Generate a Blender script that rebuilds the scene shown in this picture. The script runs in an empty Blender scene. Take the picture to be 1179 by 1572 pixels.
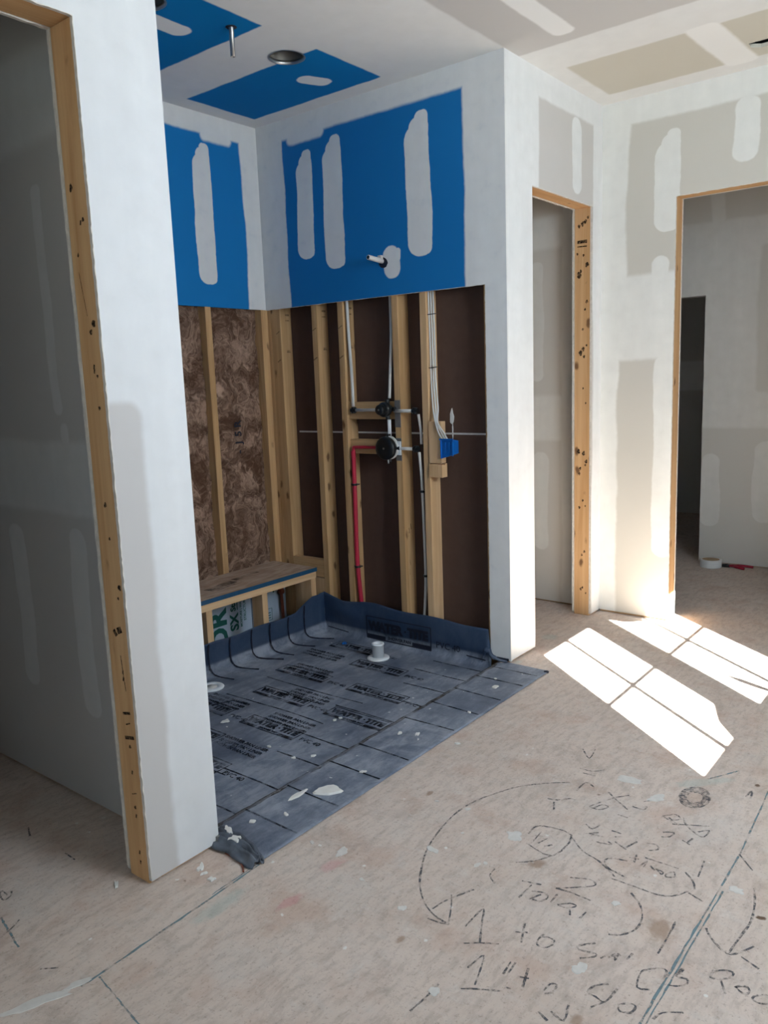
import bpy, bmesh, math, random
from mathutils import Vector, Matrix, noise as mnoise
random.seed(7)
SC = bpy.context.scene
COL = SC.collection
H = 2.74          # ceiling height, metres. x runs along the front wall, y into the shower, shower corner bead at 0,0

# ------------------------------------------------------------------ camera
cam_data = bpy.data.cameras.new('camera')
cam = bpy.data.objects.new('camera', cam_data)
COL.objects.link(cam)
fw = Vector((0.77121303, 0.61564259, -0.16190945)); rt = Vector((0.61874094, -0.7847387, -0.03667169)); up = Vector((0.14963326, 0.07189832, 0.98612399))
cam.matrix_world = Matrix(((rt.x, up.x, -fw.x, -3.23236), (rt.y, up.y, -fw.y, -1.84112), (rt.z, up.z, -fw.z, 1.36441), (0, 0, 0, 1)))
cam_data.sensor_fit = 'VERTICAL'; cam_data.sensor_height = 36.0
cam_data.lens = 1228.67 * 36.0 / 1572.0
cam_data.shift_x = -0.00115; cam_data.shift_y = -0.0005
cam_data.clip_start = 0.02
SC.camera = cam

# ------------------------------------------------------------------ light and exposure
SC.view_settings.view_transform = 'Standard'; SC.view_settings.look = 'None'
SC.view_settings.gamma = 1.0; SC.view_settings.use_curve_mapping = False
SC.view_settings.exposure = 0.34
SC.cycles.max_bounces = 10; SC.cycles.diffuse_bounces = 7; SC.cycles.use_denoising = True
SC.cycles.sample_clamp_indirect = 6.0
SC.cycles.caustics_reflective = False; SC.cycles.caustics_refractive = False
world = bpy.data.worlds.new('world'); SC.world = world; world.use_nodes = True
wn = world.node_tree.nodes; bg = wn['Background']
bg.inputs[0].default_value = (0.62, 0.78, 1.0, 1); bg.inputs[1].default_value = 1.0

sun_d = bpy.data.lights.new('sun', 'SUN'); sun_d.energy = 108.0; sun_d.angle = 0.005; sun_d.color = (1.0, 0.98, 0.95)
sun = bpy.data.objects.new('sun', sun_d); COL.objects.link(sun); sun.location = (-6, -8, 8)
SUN = Vector((0.62, 0.785, -0.73)).normalized()
sun.rotation_euler = SUN.to_track_quat('-Z', 'Y').to_euler()

def area(name, loc, direction, sx, sy, power, color):
    d = bpy.data.lights.new(name, 'AREA'); d.shape = 'RECTANGLE'; d.size = sx; d.size_y = sy; d.energy = power; d.color = color
    o = bpy.data.objects.new(name, d); COL.objects.link(o); o.location = loc
    o.rotation_euler = Vector(direction).to_track_quat('-Z', 'Z').to_euler(); return o
SKYC = (0.74, 0.86, 1.0)
area('skylight_through_pair', (-1.27, -2.66, 1.97), (0.45, 1, -0.08), 1.24, 0.9, 60, (0.77, 0.88, 1.0))
area('skylight_through_rear_window', (-5.3, -2.66, 1.25), (0.55, 1, -0.15), 0.8, 1.3, 14, (0.62, 0.80, 1.0))
area('skylight_through_side_window', (-5.95, -1.4, 1.4), (1, 0.15, 0), 1.6, 1.6, 6, (0.62, 0.80, 1.0))

# ------------------------------------------------------------------ node helpers
class NT:
    def __init__(s, name):
        s.m = bpy.data.materials.new(name); s.m.use_nodes = True
        s.t = s.m.node_tree; s.b = s.t.nodes['Principled BSDF']
    def n(s, kind, **kw):
        q = s.t.nodes.new(kind)
        for k, v in kw.items(): setattr(q, k, v)
        return q
    def put(s, sock, v):
        if isinstance(v, bpy.types.NodeSocket): s.t.links.new(v, sock)
        elif isinstance(v, tuple) and len(v) == 3 and sock.type == 'RGBA': sock.default_value = (*v, 1)
        else: sock.default_value = v
    def math(s, op, a, b=0.0, c=None, clamp=False):
        q = s.n('ShaderNodeMath', operation=op, use_clamp=clamp); s.put(q.inputs[0], a); s.put(q.inputs[1], b)
        if c is not None: s.put(q.inputs[2], c)
        return q.outputs[0]
    def vec(s, op, a, b=(0, 0, 0)):
        q = s.n('ShaderNodeVectorMath', operation=op); s.put(q.inputs[0], a)
        if op == 'SCALE': s.put(q.inputs['Scale'], b)
        else: s.put(q.inputs[1], b)
        return q.outputs['Value'] if op in ('LENGTH', 'DOT_PRODUCT') else q.outputs[0]
    def rng(s, v, a, b, c=0.0, d=1.0, smooth=True):
        q = s.n('ShaderNodeMapRange', interpolation_type='SMOOTHSTEP' if smooth else 'LINEAR')
        for i, x in enumerate((v, a, b, c, d)): s.put(q.inputs[i], x)
        return q.outputs[0]
    def mix(s, f, a, b, mode='MIX'):
        q = s.n('ShaderNodeMix', data_type='RGBA', blend_type=mode); s.put(q.inputs[0], f); s.put(q.inputs[6], a); s.put(q.inputs[7], b)
        return q.outputs[2]
    def noise(s, vec, scale, detail=3.0, rough=0.5, color=False, dist=0.0):
        q = s.n('ShaderNodeTexNoise'); s.put(q.inputs['Vector'], vec); q.inputs['Scale'].default_value = scale
        q.inputs['Detail'].default_value = detail; q.inputs['Roughness'].default_value = rough; q.inputs['Distortion'].default_value = dist
        return q.outputs['Color'] if color else q.outputs['Fac']
    def coord(s): return s.n('ShaderNodeTexCoord').outputs['Object']
    def sep(s, v):
        q = s.n('ShaderNodeSeparateXYZ'); s.put(q.inputs[0], v); return q.outputs
    def comb(s, x, y, z=0.0):
        q = s.n('ShaderNodeCombineXYZ'); s.put(q.inputs[0], x); s.put(q.inputs[1], y); s.put(q.inputs[2], z); return q.outputs[0]
    def bump(s, h, strength=0.3, dist=0.01):
        q = s.n('ShaderNodeBump'); q.inputs['Strength'].default_value = strength; q.inputs['Distance'].default_value = dist
        s.put(q.inputs['Height'], h); s.put(s.b.inputs['Normal'], q.outputs[0])
    def out(s, color, rough=0.6, metal=0.0, spec=0.3):
        s.put(s.b.inputs['Base Color'], color); s.put(s.b.inputs['Roughness'], rough)
        s.b.inputs['Metallic'].default_value = metal; s.b.inputs['Specular IOR Level'].default_value = spec
        return s.m

def plain(name, c, rough=0.5, metal=0.0, spec=0.4, var=0.12, scale=30):
    k = NT(name); f = k.noise(k.coord(), scale, 3)
    a = tuple(x * (1 - var) for x in c); b = tuple(min(1, x * (1 + var)) for x in c)
    return k.out(k.mix(f, a, b), rough, metal, spec)

# drywall: paper colour + joint compound where the shapes say.  shapes: (cu, cv, half_u, half_v, corner_radius, softness[, rotation])
MUD = (0.70, 0.70, 0.69)
def drywall(name, axes, shapes, paper=(0.47, 0.45, 0.425), mud=MUD, boards=(), warp=0.012, thick=0.0):
    k = NT(name); xyz = k.sep(k.coord()); u, v = xyz['XYZ'.index(axes[0])], xyz['XYZ'.index(axes[1])]
    p = k.comb(u, v)
    w = k.vec('SCALE', k.vec('SUBTRACT', k.noise(p, 7.0, 3, 0.6, color=True), (0.5, 0.5, 0.5)), warp * 2)
    w = k.vec('ADD', w, k.vec('MULTIPLY', k.vec('SUBTRACT', k.noise(p, 2.6, 1, 0.5, color=True), (0.5, 0.5, 0.5)), (0.045 * warp / 0.008, 0.0, 0.0)))
    w2 = k.vec('SCALE', k.vec('SUBTRACT', k.noise(p, 45.0, 2, 0.6, color=True), (0.5, 0.5, 0.5)), warp * 0.5)
    q = k.vec('MULTIPLY', k.vec('ADD', p, k.vec('ADD', w, w2)), (1, 1, 0))
    def sdf(sh):
        a = k.vec('SUBTRACT', q, (sh[0], sh[1], 0))
        if len(sh) > 6:
            r = k.n('ShaderNodeVectorRotate', rotation_type='Z_AXIS'); k.put(r.inputs['Vector'], a); r.inputs['Angle'].default_value = sh[6]; a = r.outputs[0]
        rad = sh[4]
        a = k.vec('SUBTRACT', k.vec('ABSOLUTE', a), (sh[2] - rad, sh[3] - rad, -1e-4 if False else 0))
        d = k.vec('LENGTH', k.vec('MAXIMUM', a, (0, 0, 0)))
        return k.rng(d, rad + sh[5], rad)
    m = 0.0
    for sh in shapes:
        f = sdf(sh); m = f if isinstance(m, float) else k.math('MAXIMUM', m, f)
    for sh in boards:                       # bare board showing through
        m = k.math('MULTIPLY', m, k.math('SUBTRACT', 1.0, sdf(sh)))
    n1 = k.noise(p, 2.3, 4, 0.55); n2 = k.noise(p, 14.0, 3)
    st = k.noise(k.vec('MULTIPLY', p, (9.0, 1.3, 1)), 1.5, 3)
    pc = k.mix(n1, tuple(x * 0.95 for x in paper), tuple(x * 1.05 for x in paper))
    mc = k.mix(k.math('MULTIPLY', st, n2), tuple(x * 0.86 for x in mud), tuple(min(.92, x * 1.10) for x in mud))
    mm = k.math('MULTIPLY', m, k.rng(n2, 0.15, 0.45, 0.90, 1.0)) if not isinstance(m, float) else m
    rgh = k.rng(mm, 0, 1, 0.75, 0.6) if not isinstance(mm, float) else 0.8
    k.bump(k.math('ADD', k.math('MULTIPLY', mm, 0.6), k.math('MULTIPLY', n2, 0.15)), 0.25, 0.003) if not isinstance(mm, float) else None
    return k.out(k.mix(mm, pc, mc), rgh, 0, 0.25)

def wood(name, axis, light=(0.60, 0.40, 0.21), dark=(0.40, 0.24, 0.11), knots=True):
    k = NT(name); c = k.coord()
    r = k.n('ShaderNodeObjectInfo').outputs['Random']
    c = k.vec('ADD', c, k.comb(k.math('MULTIPLY', r, 7.0), k.math('MULTIPLY', r, 13.0), k.math('MULTIPLY', r, 29.0)))
    s = [22.0, 22.0, 22.0]; s['XYZ'.index(axis)] = 1.1
    g = k.noise(k.vec('MULTIPLY', c, tuple(s)), 1.0, 5, 0.6, dist=0.6)
    s2 = [110.0] * 3; s2['XYZ'.index(axis)] = 4.0
    g2 = k.noise(k.vec('MULTIPLY', c, tuple(s2)), 1.0, 3)
    col = k.mix(k.rng(g, 0.32, 0.72), light, dark)
    col = k.mix(k.math('MULTIPLY', g2, 0.35), col, tuple(x * 0.7 for x in dark))
    tint = k.mix(k.noise(c, 0.8, 1), (1.0, 0.93, 0.86), (1.0, 1.0, 1.0)); col = k.mix(1.0, col, tint, 'MULTIPLY')
    if knots:
        v = k.n('ShaderNodeTexVoronoi'); s3 = [14.0] * 3; s3['XYZ'.index(axis)] = 7.0
        wob = k.vec('SCALE', k.noise(c, 20.0, 2, color=True), 0.25)
        k.put(v.inputs['Vector'], k.vec('ADD', k.vec('MULTIPLY', c, tuple(s3)), wob)); v.inputs['Scale'].default_value = 1.0
        hit = k.math('GREATER_THAN', k.sep(v.outputs['Color'])[0], 0.62)
        kn = k.math('MULTIPLY', hit, k.rng(v.outputs['Distance'], 0.24, 0.09))
        col = k.mix(k.math('MULTIPLY', kn, 0.85), col, (0.10, 0.045, 0.02))
    k.bump(g2, 0.15, 0.002)
    return k.out(col, 0.65, 0, 0.2)

# ------------------------------------------------------------------ mesh helpers
def box(bm, x0, x1, y0, y1, z0, z1, mi=0):
    vs = [bm.verts.new((x, y, z)) for x in (x0, x1) for y in (y0, y1) for z in (z0, z1)]
    for f in ((0, 1, 3, 2), (4, 6, 7, 5), (0, 4, 5, 1), (2, 3, 7, 6), (0, 2, 6, 4), (1, 5, 7, 3)):
        bm.faces.new([vs[i] for i in f]).material_index = mi
    return vs
def boxes(*bs):
    bm = bmesh.new()
    for b in bs: box(bm, *b)
    return bm
def tube(bm, pts, r, seg=10, cap=True, closed=False):
    pts = [Vector(p) for p in pts]; rings = []
    prev = None
    for i, p in enumerate(pts):
        if closed: d = (pts[(i + 1) % len(pts)] - pts[i - 1]).normalized()
        else: d = (pts[min(i + 1, len(pts) - 1)] - pts[max(i - 1, 0)]).normalized()
        a = prev if prev is not None else (Vector((0, 0, 1)) if abs(d.z) < 0.9 else Vector((1, 0, 0)))
        a = (a - d * a.dot(d)).normalized(); prev = a; b = d.cross(a)
        rr = r[i] if isinstance(r, (list, tuple)) else r
        rings.append([bm.verts.new(p + (a * math.cos(t) + b * math.sin(t)) * rr) for t in [2 * math.pi * j / seg for j in range(seg)]])
    n = len(rings)
    for i in range(n if closed else n - 1):
        A, B = rings[i], rings[(i + 1) % n]
        for j in range(seg): bm.faces.new((A[j], A[(j + 1) % seg], B[(j + 1) % seg], B[j]))
    if cap and not closed:
        bm.faces.new(rings[0][::-1]); bm.faces.new(rings[-1])
def lathe(bm, prof, center, axis=(0, 0, 1), seg=28):
    ax = Vector(axis).normalized(); a = Vector((1, 0, 0)) if abs(ax.x) < 0.8 else Vector((0, 1, 0)); a = (a - ax * a.dot(ax)).normalized(); b = ax.cross(a)
    c = Vector(center); rings = []
    for r, h in prof:
        if r < 1e-6: rings.append([bm.verts.new(c + ax * h)])
        else: rings.append([bm.verts.new(c + ax * h + (a * math.cos(t) + b * math.sin(t)) * r) for t in [2 * math.pi * j / seg for j in range(seg)]])
    for A, B in zip(rings, rings[1:]):
        for j in range(seg):
            k = (j + 1) % seg
            if len(A) == 1 and len(B) == 1: continue
            if len(A) == 1: bm.faces.new((A[0], B[k], B[j]))
            elif len(B) == 1: bm.faces.new((A[j], A[k], B[0]))
            else: bm.faces.new((A[j], A[k], B[k], B[j]))
def catmull(pts, n=6):
    P = [Vector(p) for p in pts]; P = [P[0]] + P + [P[-1]]; out = []
    for i in range(1, len(P) - 2):
        for j in range(n):
            t = j / n; a, b, c, d = P[i - 1], P[i], P[i + 1], P[i + 2]
            out.append(0.5 * ((2 * b) + (c - a) * t + (2 * a - 5 * b + 4 * c - d) * t * t + (3 * b - a - 3 * c + d) * t ** 3))
    out.append(P[-2]); return out
def ribbon(bm, pts, w, nrm=(0, 0, 1), lift=0.0006, jitter=0.0):
    pts = [Vector(p) for p in pts]; N = Vector(nrm); L = []
    for i, p in enumerate(pts):
        d = (pts[min(i + 1, len(pts) - 1)] - pts[max(i - 1, 0)]).normalized(); s = N.cross(d).normalized()
        ww = w * 0.5 * (1 + random.uniform(-jitter, jitter)); q = p + N * lift
        L.append((bm.verts.new(q + s * ww), bm.verts.new(q - s * ww)))
    for A, B in zip(L, L[1:]): bm.faces.new((A[0], A[1], B[1], B[0]))
def smooth(bm, on=True):
    for f in bm.faces: f.smooth = on
def obj(name, bm, mat, parent=None, origin=None, bevel=0.0, sm=False, solid=0.0):
    o0 = parent.location if parent else (Vector(origin) if origin else Vector((0, 0, 0)))
    if parent and parent.parent: o0 = parent.location + parent.parent.location
    bmesh.ops.translate(bm, verts=bm.verts, vec=-Vector(o0))
    if bevel:
        bmesh.ops.bevel(bm, geom=bm.edges[:], offset=bevel, segments=2, affect='EDGES', profile=0.5)
    bmesh.ops.recalc_face_normals(bm, faces=bm.faces)
    if sm: smooth(bm)
    me = bpy.data.meshes.new(name); bm.to_mesh(me); bm.free()
    for m in (mat if isinstance(mat, list) else [mat]): me.materials.append(m)
    o = bpy.data.objects.new(name, me); COL.objects.link(o)
    if parent: o.parent = parent
    elif origin: o.location = origin
    if solid:
        md = o.modifiers.new('solid', 'SOLIDIFY'); md.thickness = solid; md.offset = 1
    return o
def decal(o, bm, mat):
    """ink, chalk or print that lies on a part: joined into that part's own mesh"""
    off = Vector(o.location) + (Vector(o.parent.location) if o.parent else Vector())
    bmesh.ops.translate(bm, verts=bm.verts, vec=-off)
    idx = len(o.data.materials); o.data.materials.append(mat)
    for f in bm.faces: f.material_index = idx
    tmp = bpy.data.meshes.new('t'); bm.to_mesh(tmp); bm.free()
    b2 = bmesh.new(); b2.from_mesh(o.data); b2.from_mesh(tmp); b2.to_mesh(o.data); b2.free(); bpy.data.meshes.remove(tmp)
def tag(o, label, cat, group=None):
    o['label'] = label; o['category'] = cat
    if group: o['group'] = group
    return o
def thing(name, label, cat, loc, group=None):
    o = bpy.data.objects.new(name, None); o.empty_display_size = 0.05; COL.objects.link(o); o.location = loc
    return tag(o, label, cat, group)
def struct(name, bm, mat, **k):
    o = obj(name, bm, mat, **k); o['kind'] = 'structure'; return o
def text_bm(bm, s, size, org, xd, yd, bold=0.0, lift=0.0008, sx=1.0):
    c = bpy.data.curves.new('t', 'FONT'); c.body = s; c.size = size; c.offset = bold; c.resolution_u = 3
    o = bpy.data.objects.new('t', c); COL.objects.link(o)
    dg = bpy.context.evaluated_depsgraph_get(); dg.update()
    me = bpy.data.meshes.new_from_object(o.evaluated_get(dg))
    xd, yd = Vector(xd), Vector(yd); nz = xd.cross(yd); org = Vector(org)
    wid = max((v.co.x for v in me.vertices), default=0)
    base = [bm.verts.new(org + xd * v.co.x * sx + yd * v.co.y + nz * lift) for v in me.vertices]
    for p in me.polygons:
        try: bm.faces.new([base[i] for i in p.vertices])
        except ValueError: pass
    bpy.data.objects.remove(o); bpy.data.curves.remove(c); bpy.data.meshes.remove(me)
    return wid * sx

# ------------------------------------------------------------------ materials
M = {}
def sm(u, v, hu, hv, side):     # a knife-smeared stripe: one side straight and longer, the other rounded
    return [(u, v - .030, hu, hv - .030, hu * .92, .006), (u + side * hu * .22, v - .012, hu * .78, hv - .012, hu * .74, .006), (u + side * hu * .45, v + .002, hu * .52, hv - .004, hu * .40, .006)]
BLUE = (0.004, 0.145, 0.39)
M['wet_board'] = drywall('blue_board_right', 'YZ', [
    (1.6, 1.3, 0.247, 3, 0.001, 0.012), (-0.2, 1.3, 0.407, 3, 0.001, 0.016), (0.8, 2.8, 2, 0.155, 0.001, 0.02), (1.18, 2.635, 0.12, 0.022, 0.02, 0.02),
    *sm(1.202, 2.29, 0.056, 0.27, -1), *sm(1.006, 2.268, 0.062, 0.322, -1), *sm(0.467, 2.268, 0.066, 0.322, -1),
    (0.637, 1.934, 0.046, 0.074, 0.044, 0.008, 0.15), (0.60, 1.965, 0.013, 0.03, 0.012, 0.006)], paper=BLUE, warp=0.007)
M['back_board'] = drywall('blue_board_back', 'XZ', [
    (0.1, 1.3, 0.214, 3, 0.001, 0.014), (-1, 2.8, 2, 0.152, 0.001, 0.016), (-0.28, 2.64, 0.10, 0.022, 0.02, 0.02),
    *sm(-0.394, 2.244, 0.057, 0.35, 1), (-1.2, 2.244, 0.057, 0.35, 0.05, 0.008)], paper=(0.004, 0.165, 0.43), warp=0.007)
M['side_board'] = drywall('blue_board_side', 'YZ', [(1.6, 1.3, 0.247, 3, 0.001, 0.012), (-0.2, 1.3, 0.407, 3, 0.001, 0.016), (0.8, 2.8, 2, 0.155, 0.001, 0.02), (0.8, 2.25, 0.06, 0.3, 0.055, 0.008)], paper=BLUE)
M['ceiling'] = drywall('ceiling_board', 'XY', [(0, 0, 50, 50, 0.001, 0.02)], paper=(0.5, 0.49, 0.46))
def ceiling_mat():
    k = NT('ceiling_board'); xyz = k.sep(k.coord()); p = k.comb(xyz[0], xyz[1])
    w = k.vec('SCALE', k.vec('SUBTRACT', k.noise(p, 7.0, 3, 0.6, color=True), (0.5, 0.5, 0.5)), 0.018)
    q = k.vec('MULTIPLY', k.vec('ADD', p, w), (1, 1, 0))
    def sdf(cx, cy, hx, hy, rad, soft, rot=None):
        a = k.vec('SUBTRACT', q, (cx, cy, 0))
        if rot:
            r = k.n('ShaderNodeVectorRotate', rotation_type='Z_AXIS'); k.put(r.inputs['Vector'], a); r.inputs['Angle'].default_value = rot; a = r.outputs[0]
        a = k.vec('SUBTRACT', k.vec('ABSOLUTE', a), (hx - rad, hy - rad, 0))
        return k.rng(k.vec('LENGTH', k.vec('MAXIMUM', a, (0, 0, 0))), rad + soft, rad)
    nz = k.noise(p, 2.0, 4); n2 = k.noise(p, 13.0, 3)
    col = k.mix(k.math('MULTIPLY', nz, n2), tuple(x * .9 for x in MUD), tuple(x * 1.1 for x in MUD))
    grey = k.mix(nz, (0.47, 0.455, 0.44), (0.52, 0.505, 0.49)); beige = k.mix(nz, (0.50, 0.475, 0.41), (0.54, 0.515, 0.45))
    blue = k.mix(nz, (0.002, 0.15, 0.38), (0.005, 0.17, 0.44))
    col = k.mix(sdf(-1.94, -0.62, 2.06, 0.61, 0.001, 0.02), col, grey)
    col = k.mix(sdf(0.645, -1.15, 0.235, 1.045, 0.001, 0.02), col, beige)
    col = k.mix(sdf(-3.9, 1.9, 1.9, 1.6, 0.01, 0.03), col, grey)
    col = k.mix(sdf(2.0, -0.4, 0.7, 1.2, 0.01, 0.03), col, grey)
    col = k.mix(sdf(-0.325, 1.01, 0.213, 0.42, 0.002, 0.012), col, blue)
    col = k.mix(sdf(-1.33, 1.01, 0.478, 0.42, 0.002, 0.012), col, blue)
    m = sdf(-0.285, 0.836, 0.075, 0.045, 0.04, 0.01, 0.45)
    for a in ((-1.3, 0.85, 0.30, 0.045, 0.042, 0.01), (-0.6, -0.26, 0.65, 0.042, 0.035, 0.015), (0.65, -0.71, 0.27, 0.06, 0.03, 0.02, 0.05)):
        m = k.math('MAXIMUM', m, sdf(*a))
    col = k.mix(m, col, tuple(x * 1.06 for x in MUD))
    return k.out(col, 0.8, 0, 0.08)
M['ceiling'] = ceiling_mat()
M['front_left'] = drywall('front_left_wall', 'XZ', [(-2, 1.4, 20, 3, 0.001, 0.02)],
    boards=[(-2.045, 0.62, 0.052, 0.7, 0.03, 0.025)], warp=0.007, mud=(0.70, 0.71, 0.72), paper=(0.50, 0.485, 0.475))
M['front_right'] = drywall('front_right_wall', 'XZ', [(0.08, 1.4, 0.225, 3, 0.001, 0.018), (1.2, 1.4, 0.275, 3, 0.001, 0.02), (0.6, 2.84, 1, 0.21, 0.001, 0.02), (0.717, 2.435, 0.05, 0.175, 0.045, 0.01)], warp=0.008, mud=(0.74, 0.745, 0.74), paper=(0.52, 0.50, 0.48))
M['return'] = drywall('right_wall', 'YZ', [(0.1, 2.3, 0.232, 0.45, 0.002, 0.02), (0.1, 1.0, 0.187, 2, 0.002, 0.02), (-1, 2.86, 2, 0.235, 0.002, 0.02), (-0.5, 1.64, 1.2, 0.205, 0.01, 0.03),
    *sm(-0.347, 2.307, 0.062, 0.245, -1), (-0.318, 1.874, 0.042, 0.065, 0.04, 0.01), (-0.352, 0.90, 0.050, 0.535, 0.045, 0.01), (-0.718, 2.478, 0.052, 0.142, 0.048, 0.01),
    (-1.8, 1.4, 0.1, 3, 0.002, 0.02)], warp=0.009, mud=(0.735, 0.735, 0.70), paper=(0.52, 0.50, 0.45))
M['far'] = drywall('far_wall', 'YZ', [(0, 1.64, 3, 0.67, 0.01, 0.03), (-0.163, 0.52, 0.058, 0.25, 0.05, 0.01), (-0.51, 0.59, 0.062, 0.27, 0.055, 0.01), (-0.155, 2.5, 0.035, 0.25, 0.01, 0.02, 0.1)],
    boards=[(-0.9, 1.67, 0.45, 0.46, 0.01, 0.03)], mud=(0.68, 0.665, 0.63), paper=(0.55, 0.53, 0.49), warp=0.01)
M['closet'] = drywall('closet_wall', 'YZ', [(0.6, 2.15, 2, 0.07, 0.01, 0.04), (0.6, 1.11, 2, 0.115, 0.01, 0.03), (0.405, 1.66, 0.04, 0.33, 0.035, 0.01), (0.386, 0.615, 0.05, 0.29, 0.045, 0.01), (0.18, 1.4, 0.055, 3, 0.01, 0.02)],
    mud=(0.74, 0.715, 0.66), paper=(0.60, 0.565, 0.51), warp=0.008)
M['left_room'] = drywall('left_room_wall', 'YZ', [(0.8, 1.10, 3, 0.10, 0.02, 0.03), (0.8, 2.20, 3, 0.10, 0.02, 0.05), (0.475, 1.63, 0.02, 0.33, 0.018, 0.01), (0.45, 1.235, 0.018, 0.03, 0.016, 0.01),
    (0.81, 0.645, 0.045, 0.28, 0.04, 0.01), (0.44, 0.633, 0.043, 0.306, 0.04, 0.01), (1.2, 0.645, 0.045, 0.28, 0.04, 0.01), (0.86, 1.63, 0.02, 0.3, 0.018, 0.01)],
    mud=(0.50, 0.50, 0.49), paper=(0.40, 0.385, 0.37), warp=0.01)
M['plain_board'] = drywall('plain_board', 'XZ', [(0, 1.3, 30, 0.12, 0.01, 0.03), (0, 2.7, 30, 0.12, 0.01, 0.03)], paper=(0.5, 0.49, 0.46))
M['gyp_edge'] = plain('gypsum_cut_edge', (0.62, 0.58, 0.52), 0.9, var=0.25, scale=60)
k = NT('brown_board_back'); c = k.coord(); g = k.noise(k.vec('MULTIPLY', c, (1, 9, 0.5)), 1.0, 3); g2 = k.noise(c, 25, 3)
M['brown'] = k.out(k.mix(k.math('MULTIPLY', g2, .4), k.mix(g, (0.085, 0.047, 0.034), (0.125, 0.078, 0.060)), (0.06, 0.032, 0.022)), 0.8, 0, 0.2)
M['wood_z'] = wood('pine_upright', 'Z'); M['wood_y'] = wood('pine_along_y', 'Y'); M['wood_x'] = wood('pine_along_x', 'X')
M['wood_door'] = wood('pine_door_frame', 'Z', (0.66, 0.43, 0.23), (0.50, 0.29, 0.13)); M['wood_head'] = wood('pine_header', 'X', (0.66, 0.43, 0.23), (0.50, 0.29, 0.13))
M['wood_pale'] = wood('pine_pale', 'Z', (0.68, 0.48, 0.29), (0.52, 0.34, 0.18), knots=False)
M['wood_pale_x'] = wood('pine_pale_rail', 'X', (0.70, 0.50, 0.30), (0.52, 0.34, 0.18), knots=False)
k = NT('fibre_insulation'); c = k.coord()
w = k.vec('SCALE', k.noise(c, 5, 3, color=True), 0.5); cc = k.vec('ADD', c, w)
a = k.noise(cc, 5.5, 5, 0.6, dist=.5); b = k.noise(k.vec('MULTIPLY', cc, (1.6, 1, 1)), 17, 6, 0.68, dist=.8)
hh = k.math('MULTIPLY', a, b)
col = k.mix(k.rng(hh, 0.14, 0.42), (0.10, 0.050, 0.030), (0.56, 0.37, 0.27)); k.bump(hh, 1.0, 0.04)
M['insul'] = k.out(col, 0.95, 0, 0.1)
M['osb'] = None
k = NT('osb_bench_top'); c = k.coord(); a = k.noise(k.vec('MULTIPLY', c, (12, 45, 1)), 1, 4); 
M['osb'] = k.out(k.mix(k.rng(a, .3, .7), (0.36, 0.24, 0.17), (0.50, 0.38, 0.29)), 0.75, 0, 0.2)
# dusty subfloor
k = NT('dusty_subfloor'); c = k.coord()
st = k.noise(k.vec('MULTIPLY', k.vec('ADD', c, k.vec('SCALE', k.noise(c, 3, 2, color=True), 0.06)), (16, 42, 1)), 1.0, 4, 0.65)
st2 = k.noise(k.vec('MULTIPLY', c, (38, 12, 1)), 1.0, 3, 0.6)
big = k.noise(c, 1.6, 4, 0.6); mid = k.noise(c, 6.0, 4, 0.6)
col = k.mix(k.rng(big, .3, .7), (0.535, 0.445, 0.385), (0.60, 0.505, 0.445))
col = k.mix(k.math('MULTIPLY', k.rng(st, .42, .68), .50), col, (0.34, 0.28, 0.24))
col = k.mix(k.math('MULTIPLY', k.rng(st2, .5, .7), .35), col, (0.56, 0.51, 0.47))
col = k.mix(k.math('MULTIPLY', k.rng(mid, .50, .68), .45), col, (0.44, 0.30, 0.235))
col = k.mix(k.math('MULTIPLY', k.rng(k.noise(c, 2.7, 5, .7), .50, .72), .45), col, (0.52, 0.49, 0.46))
v = k.n('ShaderNodeTexVoronoi'); k.put(v.inputs['Vector'], k.vec('ADD', c, k.vec('SCALE', k.noise(c, 40, 2, color=True), 0.02))); v.inputs['Scale'].default_value = 9.0
cs = k.sep(v.outputs['Color'])
col = k.mix(k.math('MULTIPLY', k.math('GREATER_THAN', cs[0], .80), k.rng(v.outputs['Distance'], .10, .05)), col, (0.13, 0.08, 0.05))
v2 = k.n('ShaderNodeTexVoronoi'); k.put(v2.inputs['Vector'], k.vec('ADD', c, k.vec('SCALE', k.noise(c, 60, 2, color=True), 0.02))); v2.inputs['Scale'].default_value = 14.0
cs = k.sep(v2.outputs['Color'])
col = k.mix(k.math('MULTIPLY', k.math('GREATER_THAN', cs[0], .80), k.rng(v2.outputs['Distance'], .10, .05)), col, (0.66, 0.64, 0.61))
col = k.mix(k.math('MULTIPLY', k.rng(k.noise(c, 95, 4, .75), .54, .68), .45), col, (0.20, 0.15, 0.12))
col = k.mix(k.math('MULTIPLY', k.rng(k.noise(c, 3.6, 8, .8, dist=.6), .52, .66), .38), col, (0.33, 0.275, 0.24))
col = k.mix(k.math('MULTIPLY', k.rng(k.noise(k.vec('ADD', c, (7, 3, 0)), 8, 7, .8), .56, .68), .40), col, (0.62, 0.585, 0.55))
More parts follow.
